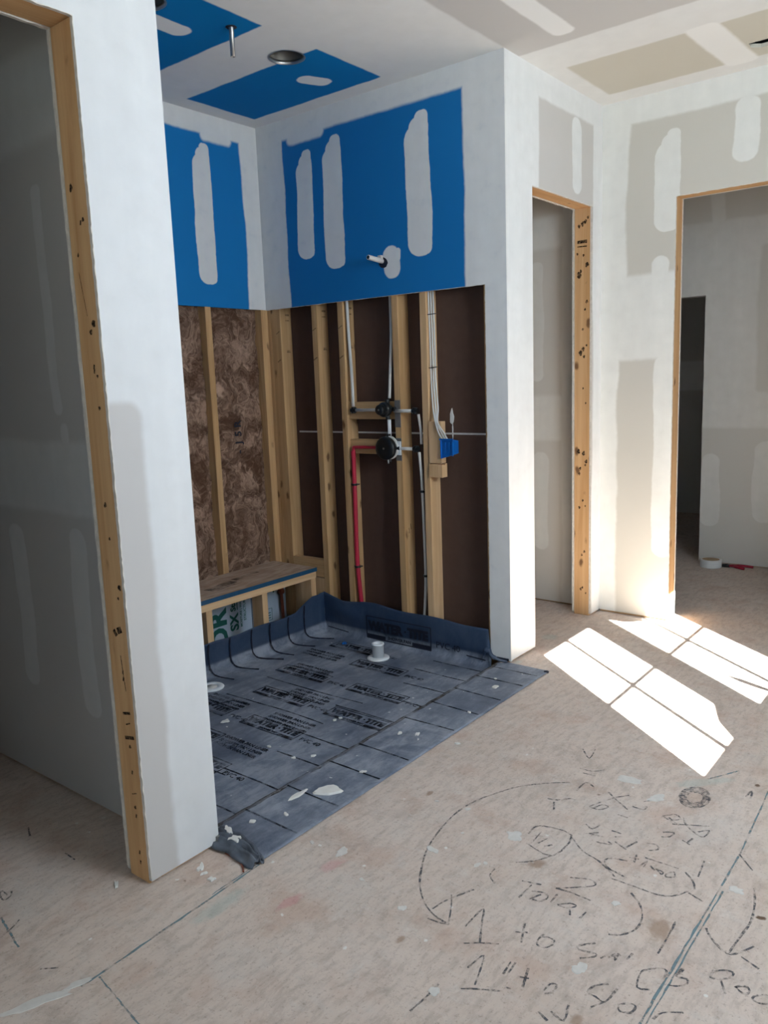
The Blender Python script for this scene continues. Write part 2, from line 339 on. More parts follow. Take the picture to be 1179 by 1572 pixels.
# pink chalk stain with its own outline, teal overspray beside the chalk lines
def spot(cx, cy, rx, ry, rot=0.0):
    a = k.vec('SUBTRACT', c, (cx, cy, 0)); r = k.n('ShaderNodeVectorRotate', rotation_type='Z_AXIS'); k.put(r.inputs['Vector'], a); r.inputs['Angle'].default_value = rot
    return k.rng(k.math('ADD', k.vec('LENGTH', k.vec('MULTIPLY', r.outputs[0], (1 / rx, 1 / ry, 0))), k.math('MULTIPLY', k.math('SUBTRACT', k.noise(c, 22, 4, .7), .5), 1.6)), 1.15, .45)
pk = k.math('MAXIMUM', spot(-1.71, -0.383, .045, .025, .3), spot(-1.90, -0.40, .05, .02, .1))
col = k.mix(k.math('MULTIPLY', pk, .30), col, (0.50, 0.13, 0.17))
tl = spot(0.22, 0.05, .05, .04)
for q in ((0.02, -0.02, .06, .02), (-0.60, -1.14, .05, .02, .8), (-0.66, -1.08, .10, .03, .8), (-2.02, -0.26, .10, .03), (0.45, 0.03, .05, .05)): tl = k.math('MAXIMUM', tl, spot(*q))
col = k.mix(k.math('MULTIPLY', tl, .35), col, (0.33, 0.44, 0.42))
br = spot(-1.37, -0.857, .035, .02, .6)
for q in ((-1.38, -0.86, .015, .008), (-1.44, -1.23, .05, .03), (-1.841, -0.729, .02, .012), (-1.824, -1.188, .02, .015), (-1.223, -0.383, .02, .01), (-1.1, 0.0, .01, .01)): br = k.math('MAXIMUM', br, spot(*q))
col = k.mix(k.math('MULTIPLY', br, .55), col, (0.22, 0.12, 0.06))
k.bump(k.math('ADD', st, k.noise(c, 70, 3)), 0.35, 0.003)
M['floor'] = k.out(col, 0.72, 0, 0.25)
# shower pan liner: blue-grey PVC with drywall dust lying on the flat
k = NT('pvc_liner'); c = k.coord(); x3 = k.sep(c)
dn = k.math('MULTIPLY', k.math('ADD', k.noise(k.vec('MULTIPLY', c, (5, 16, 5)), 1.6, 5, .7), k.noise(c, 11, 6, .75, dist=1.0)), .5); dn2 = k.noise(c, 3.0, 3); fl = k.rng(x3[2], 0.03, 0.006)
base = k.mix(k.noise(c, 4, 3), (0.013, 0.031, 0.070), (0.022, 0.046, 0.095))
dust = k.math('MULTIPLY', k.rng(k.math('MULTIPLY', dn, k.math('ADD', dn2, .35)), .24, .60), k.rng(fl, 0, 1, .10, .85))
col = k.mix(k.math('ADD', dust, k.rng(fl, 0, 1, 0, 0.16), clamp=True), base, (0.27, 0.295, 0.35))
v2 = k.n('ShaderNodeTexVoronoi'); k.put(v2.inputs['Vector'], k.vec('ADD', c, k.vec('SCALE', k.noise(c, 50, 2, color=True), 0.03))); v2.inputs['Scale'].default_value = 22.0
col = k.mix(k.math('MULTIPLY', k.math('MULTIPLY', k.math('GREATER_THAN', k.sep(v2.outputs['Color'])[0], .78), k.rng(v2.outputs['Distance'], .13, .05)), fl), col, (0.6, 0.6, 0.6))
k.bump(k.noise(c, 9, 4), 0.25, 0.01)
M['liner'] = k.out(col, k.rng(dust, 0, .6, .42, .8), 0, 0.45)
k = NT('faded_print'); c = k.coord(); k.out((0.012, 0.014, 0.022), .6, 0, .2); k.put(k.b.inputs['Alpha'], k.rng(k.noise(c, 14, 4, .7), .36, .62, 0.10, .68))
M['print_faded'] = k.m
k = NT('stud_ink'); k.out((0.035, 0.022, 0.014), .8, 0, .1); k.put(k.b.inputs['Alpha'], k.rng(k.noise(k.coord(), 90, 3, .7), .30, .60, 0.35, .95)); M['ink'] = k.m
M['print'] = plain('dark_print', (0.008, 0.010, 0.022), 0.6)
k = NT('marker_strokes'); c = k.coord(); k.out((0.12, 0.12, 0.13), .8, 0, .1); k.put(k.b.inputs['Alpha'], k.rng(k.noise(c, 60, 3, .7), .36, .62, 0.08, .80)); M['marker'] = k.m
k = NT('chalk_lines'); c = k.coord(); k.out((0.17, 0.25, 0.28), .9, 0, .1); k.put(k.b.inputs['Alpha'], k.rng(k.noise(c, 25, 4, .7), .35, .60, 0.1, .85)); M['chalk'] = k.m
M['white_pvc'] = plain('white_pvc', (0.72, 0.74, 0.76), 0.35, var=.03)
M['pex_white'] = plain('white_pex_pipe', (0.55, 0.53, 0.50), 0.4, var=.05)
M['pex_red'] = plain('red_pex_pipe', (0.42, 0.018, 0.045), 0.35, var=.08)
M['black'] = plain('black_plastic', (0.008, 0.009, 0.010), 0.28, var=.1)
M['chrome'] = plain('dull_metal', (0.45, 0.45, 0.44), 0.38, 1.0, var=.15)
M['galv'] = plain('galvanised_plate', (0.22, 0.21, 0.20), 0.55, 0.6, var=.2)
M['blue_box'] = plain('blue_plastic', (0.004, 0.11, 0.42), 0.4, var=.1)
M['cable'] = plain('white_cable', (0.62, 0.61, 0.58), 0.5, var=.05)
M['blue_edge'] = plain('blue_painted_edge', (0.006, 0.060, 0.13), 0.6, var=.25)
M['foam'] = plain('white_foam_board', (0.42, 0.50, 0.60), 0.6, var=.06, scale=6)
M['green'] = plain('dark_green_ink', (0.010, 0.10, 0.085), 0.7)
M['can'] = plain('can_interior', (0.30, 0.28, 0.25), 0.4, 0.6, var=.5, scale=12)
M['chip'] = plain('dried_compound', (0.66, 0.65, 0.62), 0.85, var=.12)
M['splat'] = plain('compound_smear', (0.56, 0.54, 0.51), 0.85, var=.15, scale=50)
M['copper'] = plain('copper_brown', (0.20, 0.055, 0.03), 0.45, .3, var=.2)
M['red_grip'] = plain('red_grip', (0.28, 0.01, 0.03), .4); M['steel'] = plain('dark_steel', (0.05, 0.05, 0.05), .35, .8)
M['tape_paper'] = plain('white_paper_roll', (0.62, 0.63, 0.62), .7, var=.04)
M['vinyl'] = plain('white_vinyl', (0.75, 0.75, 0.74), .4, var=.02)
M['card'] = plain('brown_cardboard', (0.32, 0.22, 0.13), .9)
M['fold'] = plain('dusty_liner_fold', (0.085, 0.100, 0.125), .7, var=.75, scale=28)
M['outside'] = plain('exterior_ground', (0.30, 0.29, 0.24), .9, var=.2, scale=2)
k = NT('window_glass'); gl = k.n('ShaderNodeBsdfGlossy'); gl.inputs['Roughness'].default_value = 0.02; tr = k.n('ShaderNodeBsdfTransparent'); tr.inputs[0].default_value = (.96, .98, .97, 1)
fr = k.n('ShaderNodeValue'); fr.outputs[0].default_value = 0.04; mx = k.n('ShaderNodeMixShader')
k.t.links.new(fr.outputs[0], mx.inputs[0]); k.t.links.new(tr.outputs[0], mx.inputs[1]); k.t.links.new(gl.outputs[0], mx.inputs[2]); k.t.links.new(mx.outputs[0], k.t.nodes['Material Output'].inputs[0]); M['glass'] = k.m

# ------------------------------------------------------------------ structure
T = 0.0127
# floor with the recess of the shower pan
floor = struct('floor', boxes((-6.1, 4.6, -2.85, 0.050, -0.12, 0), (-6.1, -1.84, 0.050, 3.1, -0.12, 0), (0.12, 4.6, 0.050, 3.1, -0.12, 0), (-1.84, 0.12, 1.70, 3.1, -0.12, 0), (-1.84, 0.12, 0.050, 1.70, -0.12, -0.046)), M['floor'])
# ceiling with can-light holes and the long slot
HOLES = [(-0.564, 0.736, 0.078), (-1.275, 0.745, 0.078)]
bm = bmesh.new()
def loop(pts):
    vs = [bm.verts.new((x, y, H)) for x, y in pts]; return [bm.edges.new((vs[i], vs[(i + 1) % len(vs)])) for i in range(len(vs))]
E = loop([(-6.1, -2.85), (4.6, -2.85), (4.6, 3.1), (-6.1, 3.1)])
for hx, hy, hr in HOLES: E += loop([(hx + hr * math.cos(t * math.pi / 16), hy + hr * math.sin(t * math.pi / 16)) for t in range(32)])
E += loop([(0.705, -1.25), (0.790, -1.25), (0.792, -0.830), (0.76, -0.795), (0.71, -0.80)])
bmesh.ops.triangle_fill(bm, use_beauty=True, use_dissolve=False, edges=E, normal=(0, 0, -1))
top = bmesh.ops.extrude_face_region(bm, geom=bm.faces[:])
bmesh.ops.translate(bm, verts=[v for v in top['geom'] if isinstance(v, bmesh.types.BMVert)], vec=(0, 0, 0.016))
struct('ceiling', bm, M['ceiling'])
struct('trim_1', boxes((-6.1, 4.6, -2.85, 3.1, H + 0.16, H + 0.2)), M['brown'])
# outer shell
WIN = [(-1.916, -1.352, 1.488, 2.468), (-1.182, -0.626, 1.488, 2.468), (-5.7, -4.9, 0.6, 2.3)]
def wall_with_holes(x0, x1, z0, z1, holes):
    xs = sorted({x0, x1, *[h[0] for h in holes], *[h[1] for h in holes]}); out = []
    for a, b in zip(xs, xs[1:]):
        hs = [h for h in holes if h[0] <= a and h[1] >= b]
        if not hs: out.append((a, b, z0, z1))
        else: out += [(a, b, z0, hs[0][2]), (a, b, hs[0][3], z1)]
    return out
bm = bmesh.new()
for a, b, c, d in wall_with_holes(-6.1, 4.6, 0, H, WIN): box(bm, a, b, -2.72, -2.70, c, d)
struct('wall_rear', bm, M['plain_board'])
bm = bmesh.new()
for a, b, c, d in wall_with_holes(-2.70, 3.1, 0, H, [(-2.2, -0.6, 0.6, 2.2)]): box(bm, -6.1, -6.0, a, b, c, d)
struct('wall_west', bm, M['plain_board'])
struct('wall_north', boxes((-6.1, 4.6, 3.0, 3.1, 0, H)), M['plain_board'])
struct('wall_east', boxes((4.5, 4.6, -2.70, 3.0, 0, H)), M['plain_board'])
def window(n, a, b, z0, z1, axis, pos, grid=(1, 1)):
    def bx(bm, u0, u1, d0, d1, w0, w1):
        if axis == 'x': box(bm, u0, u1, pos + d0, pos + d1, w0, w1)
        else: box(bm, pos + d0, pos + d1, u0, u1, w0, w1)
    bm = bmesh.new(); f = 0.018
    for q in ((a, a + f, z0, z1), (b - f, b, z0, z1), (a, b, z0, z0 + f), (a, b, z1 - f, z1)): bx(bm, q[0], q[1], -0.012, 0.012, q[2], q[3])
    w = struct('window_%d' % n, bm, M['vinyl'])
    bm = bmesh.new()
    for i in range(1, grid[0] + 1): u = a + (b - a) * i / (grid[0] + 1); bx(bm, u - .012, u + .012, -.006, .006, z0, z1)
    for i in range(1, grid[1] + 1): u = z0 + (z1 - z0) * i / (grid[1] + 1); bx(bm, a, b, -.006, .006, u - .0095, u + .0095)
    g = obj('muntin', bm, M['vinyl'], w)
    bm = bmesh.new(); bx(bm, a, b, -.002, .002, z0, z1); obj('pane', bm, M['glass'], w)
window(1, *WIN[0], 'x', -2.71); window(2, *WIN[1], 'x', -2.71); window(3, *WIN[2], 'x', -2.71, (3, 2)); window(4, -2.2, -0.6, 0.6, 2.2, 'y', -6.05, (3, 2))
struct('added_sun_roof', boxes((-9.0, -6.2, -6.5, 1.5, 2.6, 2.7), (-9.0, -3.9, -6.5, -2.8, 2.6, 2.7)), M['vinyl'])  # unseen roof slabs added outside to keep sun out of the rear and side windows
struct('trim_2', boxes((-14, 12, -14, -2.9, -0.5, -0.3)), M['outside'])

# --- front wall, left of the shower (the pillar and the wall of the left doorway)
yl = -0.035; DL0, DL1, HD = -2.95, -2.07, 2.232
struct('wall_front', boxes((DL1, -1.831, yl, yl + T, 0.012, H), (DL0, DL1, yl, yl + T, HD, H), (-6.0, DL0, yl, yl + T, 0.012, H)), M['front_left'])
struct('wall_front_inner', boxes((DL1, -1.92, 0.067, 0.08, 0.012, H), (DL0, DL1, 0.067, 0.08, HD, H), (-6.0, DL0, 0.067, 0.08, 0.012, H)), M['plain_board'])
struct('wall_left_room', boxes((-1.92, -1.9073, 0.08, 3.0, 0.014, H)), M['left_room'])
struct('wall_shower_left', boxes((-1.8437, -1.831, yl + T, 1.5577, 0.01, H)), M['side_board'])
struct('wall_left_room_far', boxes((-3.7, -3.6, 0.08, 3.0, 0, H)), M['plain_board'])
struct('trim_3', boxes((-1.9073, -1.8437, 0.08, 3.0, 0, 0.038), (DL1 + 0.04, -1.8437, yl + T, 0.067, 0, 0.038), (-1.9073, -1.8437, 0.067, 1.7, 0.038, 0.30)), M['wood_y'])
# --- front wall, right of the shower
HR = 2.222
struct('wall_front_right', boxes((0.0127, 0.245, 0, T, 0.012, H), (0.245, 0.908, 0, T, HR, H), (0.908, 1.027, 0, T, 0.012, H)), M['front_right'])
struct('wall_closet_front', boxes((0.115, 0.245, 0.1017, 0.1144, 0.012, H), (0.245, 0.908, 0.1017, 0.1144, HR, H), (0.908, 1.05, 0.1017, 0.1144, 0.012, H)), M['plain_board'])
struct('wall_shower_right', boxes((0, T, 0, 1.545, 1.777, H), (0, T, 0, 0.112, 0.008, 1.777)), M['wet_board'])
struct('wall_shower_back', boxes((-1.831, T, 1.545, 1.5577, 1.777, H)), M['back_board'])
struct('wall_closet_left', boxes((0.1023, 0.115, 0.04, 1.70, 0.0, H)), M['brown'])
struct('wall_closet_right', boxes((1.05, 1.0627, 0.1144, 3.0, 0.01, H)), M['closet'])
struct('wall_closet_far', boxes((0.115, 1.05, 1.70, 1.75, 0, H)), M['plain_board'])
struct('wall_shower_sheathing', boxes((-1.92, 0.115, 1.700, 1.74, -0.046, H)), M['foam'])
# --- return wall on the right with the wide doorway
YR = -0.393; YR2 = -1.35
struct('wall_right', boxes((1.027, 1.0397, YR, 0.0, 0.012, H), (1.027, 1.0397, YR2, YR, 2.227, H), (1.027, 1.0397, -2.70, YR2, 0.012, H)), M['return'])
struct('wall_right_inner', boxes((1.1287, 1.1414, YR, 0.9, 0.012, H), (1.1287, 1.1414, YR2, YR, 2.227, H), (1.1287, 1.1414, -2.70, YR2, 0.012, H)), M['far'])
# far room
struct('wall_far', boxes((2.53, 2.63, -2.70, -0.097, 0.010, H), (2.53, 2.63, -0.097, 0.75, 1.852, H), (2.53, 2.63, 0.75, 1.0, 0.01, H)), M['far'])
struct('wall_far_side', boxes((1.14, 4.5, 1.0, 1.1, 0, H)), M['plain_board'])
struct('wall_dark_room_side', boxes((2.63, 4.5, -0.75, -0.65, 0, H)), M['plain_board'])
# base gaps: bottom plates behind the boards
struct('trim_4', boxes((0.0127, 0.207, T, 0.1017, 0, 0.038), (0.945, 1.027, T, 0.1017, 0, 0.038), (1.0397, 1.1287, YR + 0.038, 0.0, 0, 0.038), (1.0627, 1.1287, 0.1144, 0.9, 0, 0.038), (2.56, 2.60, -2.6, -0.1, 0, .012)), M['wood_y'])

# ------------------------------------------------------------------ framing lumber
def lumber(name, b, mat, label, cat, group=None, bevel=0.0022, origin=None):
    o = obj(name, boxes(b), mat, origin=origin or (b[0], b[2], b[4]), bevel=bevel); return tag(o, label, cat, group)
def ink(bm, y0, x0, x1, z, ang=0.02, w=0.006, nrm=(0, -1, 0)):
    ribbon(bm, [(x0, y0, z), (x1, y0, z + ang)], w, nrm)
STUD = [(1.486, 1.524, 'bare pine wall stud in the shower back right corner, on the pipe wall'),
        (1.172, 1.210, 'bare pine wall stud just right of the bench end, lettering stamped near its top'),
        (0.985, 1.023, 'bare pine wall stud with the red pipe running down beside it'),
        (0.625, 0.663, 'bare pine wall stud right behind the black valve covers'),
        (0.453, 0.491, 'paler pine wall stud carrying the blue electrical box block'),
        (0.091, 0.129, 'pine stud edge at the cut drywall edge beside the right white pillar')]
STUDS = []
for i, (a, b, l) in enumerate(STUD):
    o = lumber('wall_stud', (0.0135, 0.1015, a, b, 0.0, 1.79) if i else (0.0135, 0.1015, a - 0.035, b, 0.0, 1.79), M['wood_pale'] if i == 4 else M['wood_z'], l, 'wall stud', 'bare studs of the pipe wall')
    if i < 3:
        bm = bmesh.new(); yy = a if i else a - 0.035
        for z, w in ((1.745, .010), (1.715, .006), (1.545, .016)): ribbon(bm, [(0.055, yy, z), (0.085, yy, z)], w, (0, -1, 0))
        for z in (1.655, 1.50): ribbon(bm, [(0.0135, yy + 0.004 + .002, z), (0.0135, yy + 0.032, z - 0.014)], .006, (-1, 0, 0), .003)
        decal(o, bm, M['print_faded'])
    if i == 3:
        bm = bmesh.new()
        for z, x in ((.60, .05), (.585, .04), (.62, .065), (.43, .05), (.38, .045)): ribbon(bm, [(x, a, z), (x + .004, a, z - .03)], .005, (0, -1, 0))
        decal(o, bm, M['print_faded'])
for a, b, l in ((-0.433, -0.394, 'thin pine stud between the two brown insulation bays'), (-0.037, 0.012, 'pine corner stud at the right edge of the brown insulation'),
                (-0.85, -0.811, 'pine stud of the insulated wall hidden behind the left pillar'), (-1.30, -1.262, 'pine stud of the insulated wall near the left end of the bench'),
                (-1.83, -1.792, 'pine stud at the left end of the insulated wall')):
    lumber('wall_stud', (a, b, 1.5475, 1.6975, 0, 1.79), M['wood_z'], l, 'wall stud', 'studs of the insulated wall')
lumber('corner_nailer', (0.0140, 0.1015, 1.526, 1.6975, 0.0, 1.79), M['wood_z'], 'bare pine nailer closing the corner behind the corner stud', 'framing lumber')
lumber('bottom_plate', (0.0135, 0.1015, 0.13, 1.52, -0.046, -0.002), M['wood_y'], 'pine bottom plate under the pipe wall studs', 'framing lumber')
lumber('framing_block', (0.03, 0.075, 0.664, 0.984, 1.165, 1.255), M['wood_y'], 'horizontal pine block behind the upper black valve', 'framing block', 'blocks behind the valves')
lumber('framing_block', (0.03, 0.075, 0.664, 0.984, 0.982, 1.058), M['wood_y'], 'horizontal pine block behind the lower black valve and red pipe', 'framing block', 'blocks behind the valves')
lumber('framing_block', (0.0140, 0.0500, 1.211, 1.450, 0.268, 0.370), M['wood_y'], 'wide pine block set between studs at the right end of the bench', 'framing block', 'blocks at the bench end')
lumber('framing_block', (0.0140, 0.0500, 1.211, 1.450, -0.002, 0.262), M['wood_pale'], 'pale upright pine block under the wide block at the bench end', 'framing block', 'blocks at the bench end')
nb = thing('nailing_block', 'short pale pine block with torn lower end, holding the blue box', 'framing block', (0.0140, 0.40, 0.88))
obj('upper_piece', boxes((0.0060, 0.046, 0.378, 0.4515, 0.95, 1.155)), M['wood_pale'], nb, bevel=0.002)
bm = boxes((0.0040, 0.048, 0.374, 0.4515, 0.88, 0.9495)); bmesh.ops.subdivide_edges(bm, edges=bm.edges[:], cuts=3, use_grid_fill=True)
for v in bm.verts:
    if v.co.z > .945: v.co.z += random.uniform(-.012, .0)
obj('splintered_end', bm, M['wood_pale'], nb)
# doorway frames
def jamb(name, b, mat, label, marks=None, cat='door frame'):
    o = lumber(name, b, mat, label, cat, bevel=0.002)
    if marks:
        bm = bmesh.new(); marks(bm); decal(o, bm, M['ink'])
    return o
def knots(bm, X, spots):
    for y, z, r_ in spots:
        vs = [bm.verts.new((X - .0007, y + r_ * math.cos(a) * (1 + .3 * math.sin(3 * a + z * 9)), z + 1.35 * r_ * math.sin(a) * (1 + .2 * math.cos(2 * a + y * 50)))) for a in [i * math.pi / 6 for i in range(12)]]
        bm.faces.new(vs)
def mk_left(bm):
    X = DL1
    knots(bm, X, [(.04, 1.86, .007), (.0, 1.78, .005), (.035, 1.70, .004), (-.005, 1.53, .008), (.01, 1.51, .006), (.0, 1.40, .004), (.005, 1.32, .005), (.02, 1.07, .006), (.015, .98, .004), (-.01, .85, .007), (.0, .82, .004), (.01, .40, .005), (.012, .22, .005)])
    for z, y0, y1, w in ((.735, .0, .02, .018), (.725, .025, .035, .02), (.50, -.005, .03, .008), (.43, -.012, .03, .010), (.265, .0, .022, .003), (.47, .0, .02, .004)):
        ribbon(bm, [(X, y0, z), (X, y1, z - .008)], w, (-1, 0, 0))
    ribbon(bm, [(X, .015, .66), (X, .005, .56)], .003, (-1, 0, 0)); ribbon(bm, [(X, .04, 1.66), (X, .02, 1.55)], .002, (-1, 0, 0))
    for z in (.62, .60, .33, .20, .09, .06, 1.43, 1.42, 1.78): ribbon(bm, [(X, .01, z), (X, .013, z - .012)], .006, (-1, 0, 0))
jamb('door_jamb_stud', (DL1, DL1 + .038, yl + T + .0005, 0.0665, 0.0, HD), M['wood_door'], 'tall knotty pine jamb stud with pencil marks, on the white left pillar', mk_left)
jamb('door_jamb_stud', (DL0 - .038, DL0, yl + T + .0005, 0.0665, 0.0, HD), M['wood_door'], 'pine jamb stud on the far left side of the left doorway')
jamb('door_header', (DL0 - .038, DL1 + .038, yl + T + .0005, 0.0665, HD + .0005, HD + .09), M['wood_head'], 'pine header over the left doorway, in the top left corner')
def mk_right(bm):
    X = 0.908
    knots(bm, X, [(.055, 2.14, .009), (.04, 2.15, .008), (.075, 2.13, .007), (.025, 2.17, .006), (.03, 1.93, .010), (.075, 1.88, .012), (.065, 1.90, .006), (.05, 1.98, .005), (.085, 1.99, .005), (.03, 1.74, .007), (.04, 1.70, .005), (.05, 1.49, .008), (.065, 1.47, .010), (.045, 1.45, .006), (.03, 1.51, .005),
        (.05, 1.28, .004), (.035, 1.20, .004), (.075, .935, .009), (.045, .925, .009), (.03, .88, .008), (.065, .84, .006), (.07, .81, .006), (.035, .86, .005), (.05, .66, .005), (.07, .62, .006), (.035, .63, .004), (.04, .37, .006), (.055, .35, .005), (.06, .15, .006), (.05, .16, .005), (.03, .13, .004)])
    ribbon(bm, [(X, .03, 2.05), (X, .085, 2.05)], .016, (-1, 0, 0)); ribbon(bm, [(X, .03, 2.025), (X, .085, 2.027)], .006, (-1, 0, 0))
    ribbon(bm, [(X, .05, 1.6), (X, .055, 1.59)], .01, (-1, 0, 0))
jamb('door_jamb_stud', (0.908, 0.946, T + .0005, 0.1012, 0.0, HR), M['wood_door'], 'very knotty pine jamb stud of the narrow doorway beside the wall corner', mk_right)
jamb('door_jamb_stud', (0.207, 0.245, T + .0005, 0.1012, 0.0, HR), M['wood_door'], 'pine jamb stud of the narrow doorway behind the right white pillar')
jamb('door_header', (0.207, 0.946, T + .0005, 0.1012, HR + .0005, HR + .09), M['wood_head'], 'pine header over the narrow doorway')
jamb('door_jamb_stud', (1.0402, 1.1282, YR, YR + .038, 0.0, 2.227), M['wood_door'], 'pine jamb stud of the wide right doorway, sunlit at its foot')
jamb('door_jamb_stud', (1.0402, 1.1282, YR2 - .038, YR2, 0.0, 2.227), M['wood_door'], 'pine jamb stud on the near side of the wide right doorway')
jamb('door_header', (1.0402, 1.1282, YR2 - .038, YR + .038, 2.2275, 2.32), M['wood_y'], 'pine header over the wide doorway at the right edge')

# ragged paper along the cut drywall edges
def ragged(bm, p0, p1, out, n, amp, depth):
    p0, p1, out = Vector(p0), Vector(p1), Vector(out)
    d = Vector(depth); prev = None
    for i in range(n + 1):
        t = i / n; q = p0.lerp(p1, t); a = amp * (0.25 + 0.75 * abs(mnoise.noise(Vector((t * n * .37, p0.x * 9, p0.y * 5 + 3)))) * 2)
        r = [bm.verts.new(q), bm.verts.new(q + out * a), bm.verts.new(q + out * a * .6 + d), bm.verts.new(q + d)]
        if prev:
            for j in range(4): bm.faces.new((prev[j], prev[(j + 1) % 4], r[(j + 1) % 4], r[j]))
        prev = r
bm = bmesh.new()
ragged(bm, (DL1, yl, 0.02), (DL1, yl, HD), (-1, 0, 0), 260, .003, (0, .012, 0)); ragged(bm, (DL1, 0.068, 0.02), (DL1, 0.068, HD), (-1, 0, 0), 200, .003, (0, .012, 0))
ragged(bm, (DL0, yl, HD), (DL1, yl, HD), (0, 0, -1), 90, .003, (0, .012, 0)); ragged(bm, (DL0, .068, HD), (DL1, .068, HD), (0, 0, -1), 90, .004, (0, .012, 0))
struct('trim_5', bm, M['gyp_edge'])
bm = bmesh.new()
ragged(bm, (.908, 0, .02), (.908, 0, HR), (-1, 0, 0), 200, .002, (0, .012, 0)); ragged(bm, (.908, .102, .02), (.908, .102, HR), (-1, 0, 0), 200, .004, (0, .012, 0))
ragged(bm, (.245, 0, HR), (.908, 0, HR), (0, 0, -1), 70, .005, (0, .012, 0)); ragged(bm, (.245, .102, HR), (.908, .102, HR), (0, 0, -1), 70, .005, (0, .012, 0))
ragged(bm, (1.028, YR, .02), (1.028, YR, 2.227), (0, -1, 0), 200, .003, (.012, 0, 0)); ragged(bm, (1.129, YR, .02), (1.129, YR, 2.227), (0, -1, 0), 200, .003, (.012, 0, 0))
ragged(bm, (1.028, YR2, 2.227), (1.028, YR, 2.227), (0, 0, -1), 90, .004, (.012, 0, 0))
ragged(bm, (0.001, .112, 0.15), (0.001, .112, 1.777), (0, 1, 0), 200, .003, (.011, 0, 0)); ragged(bm, (0.001, .112, 1.777), (0.001, 1.54, 1.777), (0, 0, -1), 120, .003, (.011, 0, 0))
struct('trim_6', bm, M['gyp_edge'])

# ------------------------------------------------------------------ insulation batts
def batt(x0, x1, z0, z1, label, seed):
    bm = bmesh.new(); nx, nz = int((x1 - x0) / .008), int((z1 - z0) / .010); G = []
    for j in range(nz + 1):
        row = []
        for i in range(nx + 1):
            x = x0 + (x1 - x0) * i / nx; z = z0 + (z1 - z0) * j / nz
            e = min(i, nx - i) / nx; pil = min(1, e * 6) ** .5
            n = mnoise.fractal(Vector((x * 9 + seed, z * 6, seed)), .9, 2.2, 5) * .016 + abs(mnoise.noise(Vector((x * 30, z * 22, seed)))) * .008
            row.append(bm.verts.new((x, 1.600 - pil * .022 - n - random.uniform(0, .0012), z)))
        G.append(row)
    for j in range(nz):
        for i in range(nx): bm.faces.new((G[j][i], G[j][i + 1], G[j + 1][i + 1], G[j + 1][i]))
    r = bmesh.ops.extrude_edge_only(bm, edges=[e for e in bm.edges if e.is_boundary])
    for v in r['geom']:
        if isinstance(v, bmesh.types.BMVert): v.co.y = 1.690
    bmesh.ops.contextual_create(bm, geom=[e for e in bm.edges if e.is_boundary])
    o = obj('insulation_batt', bm, M['insul'], origin=(x0, 1.69, z0), sm=True)
    return tag(o, label, 'insulation')
b1 = batt(-0.392, -0.039, 0.27, 1.785, 'brown fibre insulation batt with printed marks, between the thin stud and the corner', 3.1)
b2 = batt(-0.809, -0.435, 0.27, 1.785, 'brown fibre insulation batt left of the thin stud, beside the white pillar edge', 8.4)
batt(-1.26, -0.852, 0.36, 1.785, 'brown fibre insulation batt of the third bay, hidden behind the left pillar', 12.7)
batt(-1.79, -1.302, 0.36, 1.785, 'brown fibre insulation batt at the left end of the bench wall', 17.2)
bm = bmesh.new()
for s, z in (('J', 1.045), ('5', 1.085), ('R', 1.135), ('-', .99)): text_bm(bm, s, .065, (-0.235, 1.555, z), (0, 0, 1), (-1, 0, 0), .0015, .0)
for v in bm.verts: v.co.y = 1.553
decal(b1, bm, M['print'])

# ------------------------------------------------------------------ foam sheathing with print, behind the bench
fb = tag(obj('foam_board', boxes((-0.80, -0.262, 1.534, 1.546, -0.045, 0.32)), M['foam'], origin=(-0.80, 1.534, -0.045)), 'white foam board with big dark green letters, under the bench', 'foam board')
bm = bmesh.new()
FY = 1.534
text_bm(bm, 'OR', .158, (-0.452, FY, -0.075), (0, 0, 1), (-1, 0, 0), .006)
text_bm(bm, 'SX', .082, (-0.365, FY, 0.010), (0, 0, 1), (-1, 0, 0), .003); text_bm(bm, 'Struct', .050, (-0.380, FY, .122), (0, 0, 1), (-1, 0, 0), .002)
ribbon(bm, [(-0.366, FY, .125), (-0.366, FY, .28)], .006, (0, -1, 0))
text_bm(bm, 'MOISTURE | WATER', .020, (-0.335, FY, 0.02), (0, 0, 1), (-1, 0, 0), .0006); text_bm(bm, 'STRUCTURAL I', .024, (-0.305, FY, 0.05), (0, 0, 1), (-1, 0, 0), .0006)
decal(fb, bm, M['green'])
fb2 = tag(obj('foam_board', boxes((-0.255, 0.0125, 1.534, 1.546, -0.045, 0.32)), M['foam'], origin=(-0.255, 1.534, -0.045)), 'white foam board with a dark dot beside the reddish pipe, under the bench end', 'foam board')
bm = bmesh.new()
lathe(bm, [(0, .002), (.006, .002), (.006, 0)], (-0.085, FY, 0.165), (0, -1, 0), 12)
ribbon(bm, [(-0.155, FY, .0), (-0.155, FY, .07), (-.105, FY, .07), (-.105, FY, .0), (-.155, FY, .0)], .004, (0, -1, 0))
for z in (.015, .03, .045): ribbon(bm, [(-.145, FY, z), (-.115, FY, z)], .005, (0, -1, 0))
decal(fb2, bm, M['green'])
bm = bmesh.new(); tube(bm, catmull([(-0.040, 1.505, .280), (-0.042, 1.505, .24), (-0.050, 1.505, .20), (-0.050, 1.505, .15), (-0.046, 1.505, 0.06), (-.046, 1.505, -.02)]), [.013] * 6 + [.014] * 12 + [.010] * 13, 12)
pp = tag(obj('copper_pipe', bm, M['copper'], origin=(-0.046, 1.505, -.02), sm=True), 'reddish brown pipe with a fitting standing under the bench', 'pipe')
bm = bmesh.new(); lathe(bm, [(.0, .0), (.019, .0), (.021, .012), (.016, .03), (.0, .03)], (-0.050, 1.505, .15), (0, 0, 1), 16); obj('fitting', bm, M['copper'], pp, sm=True)

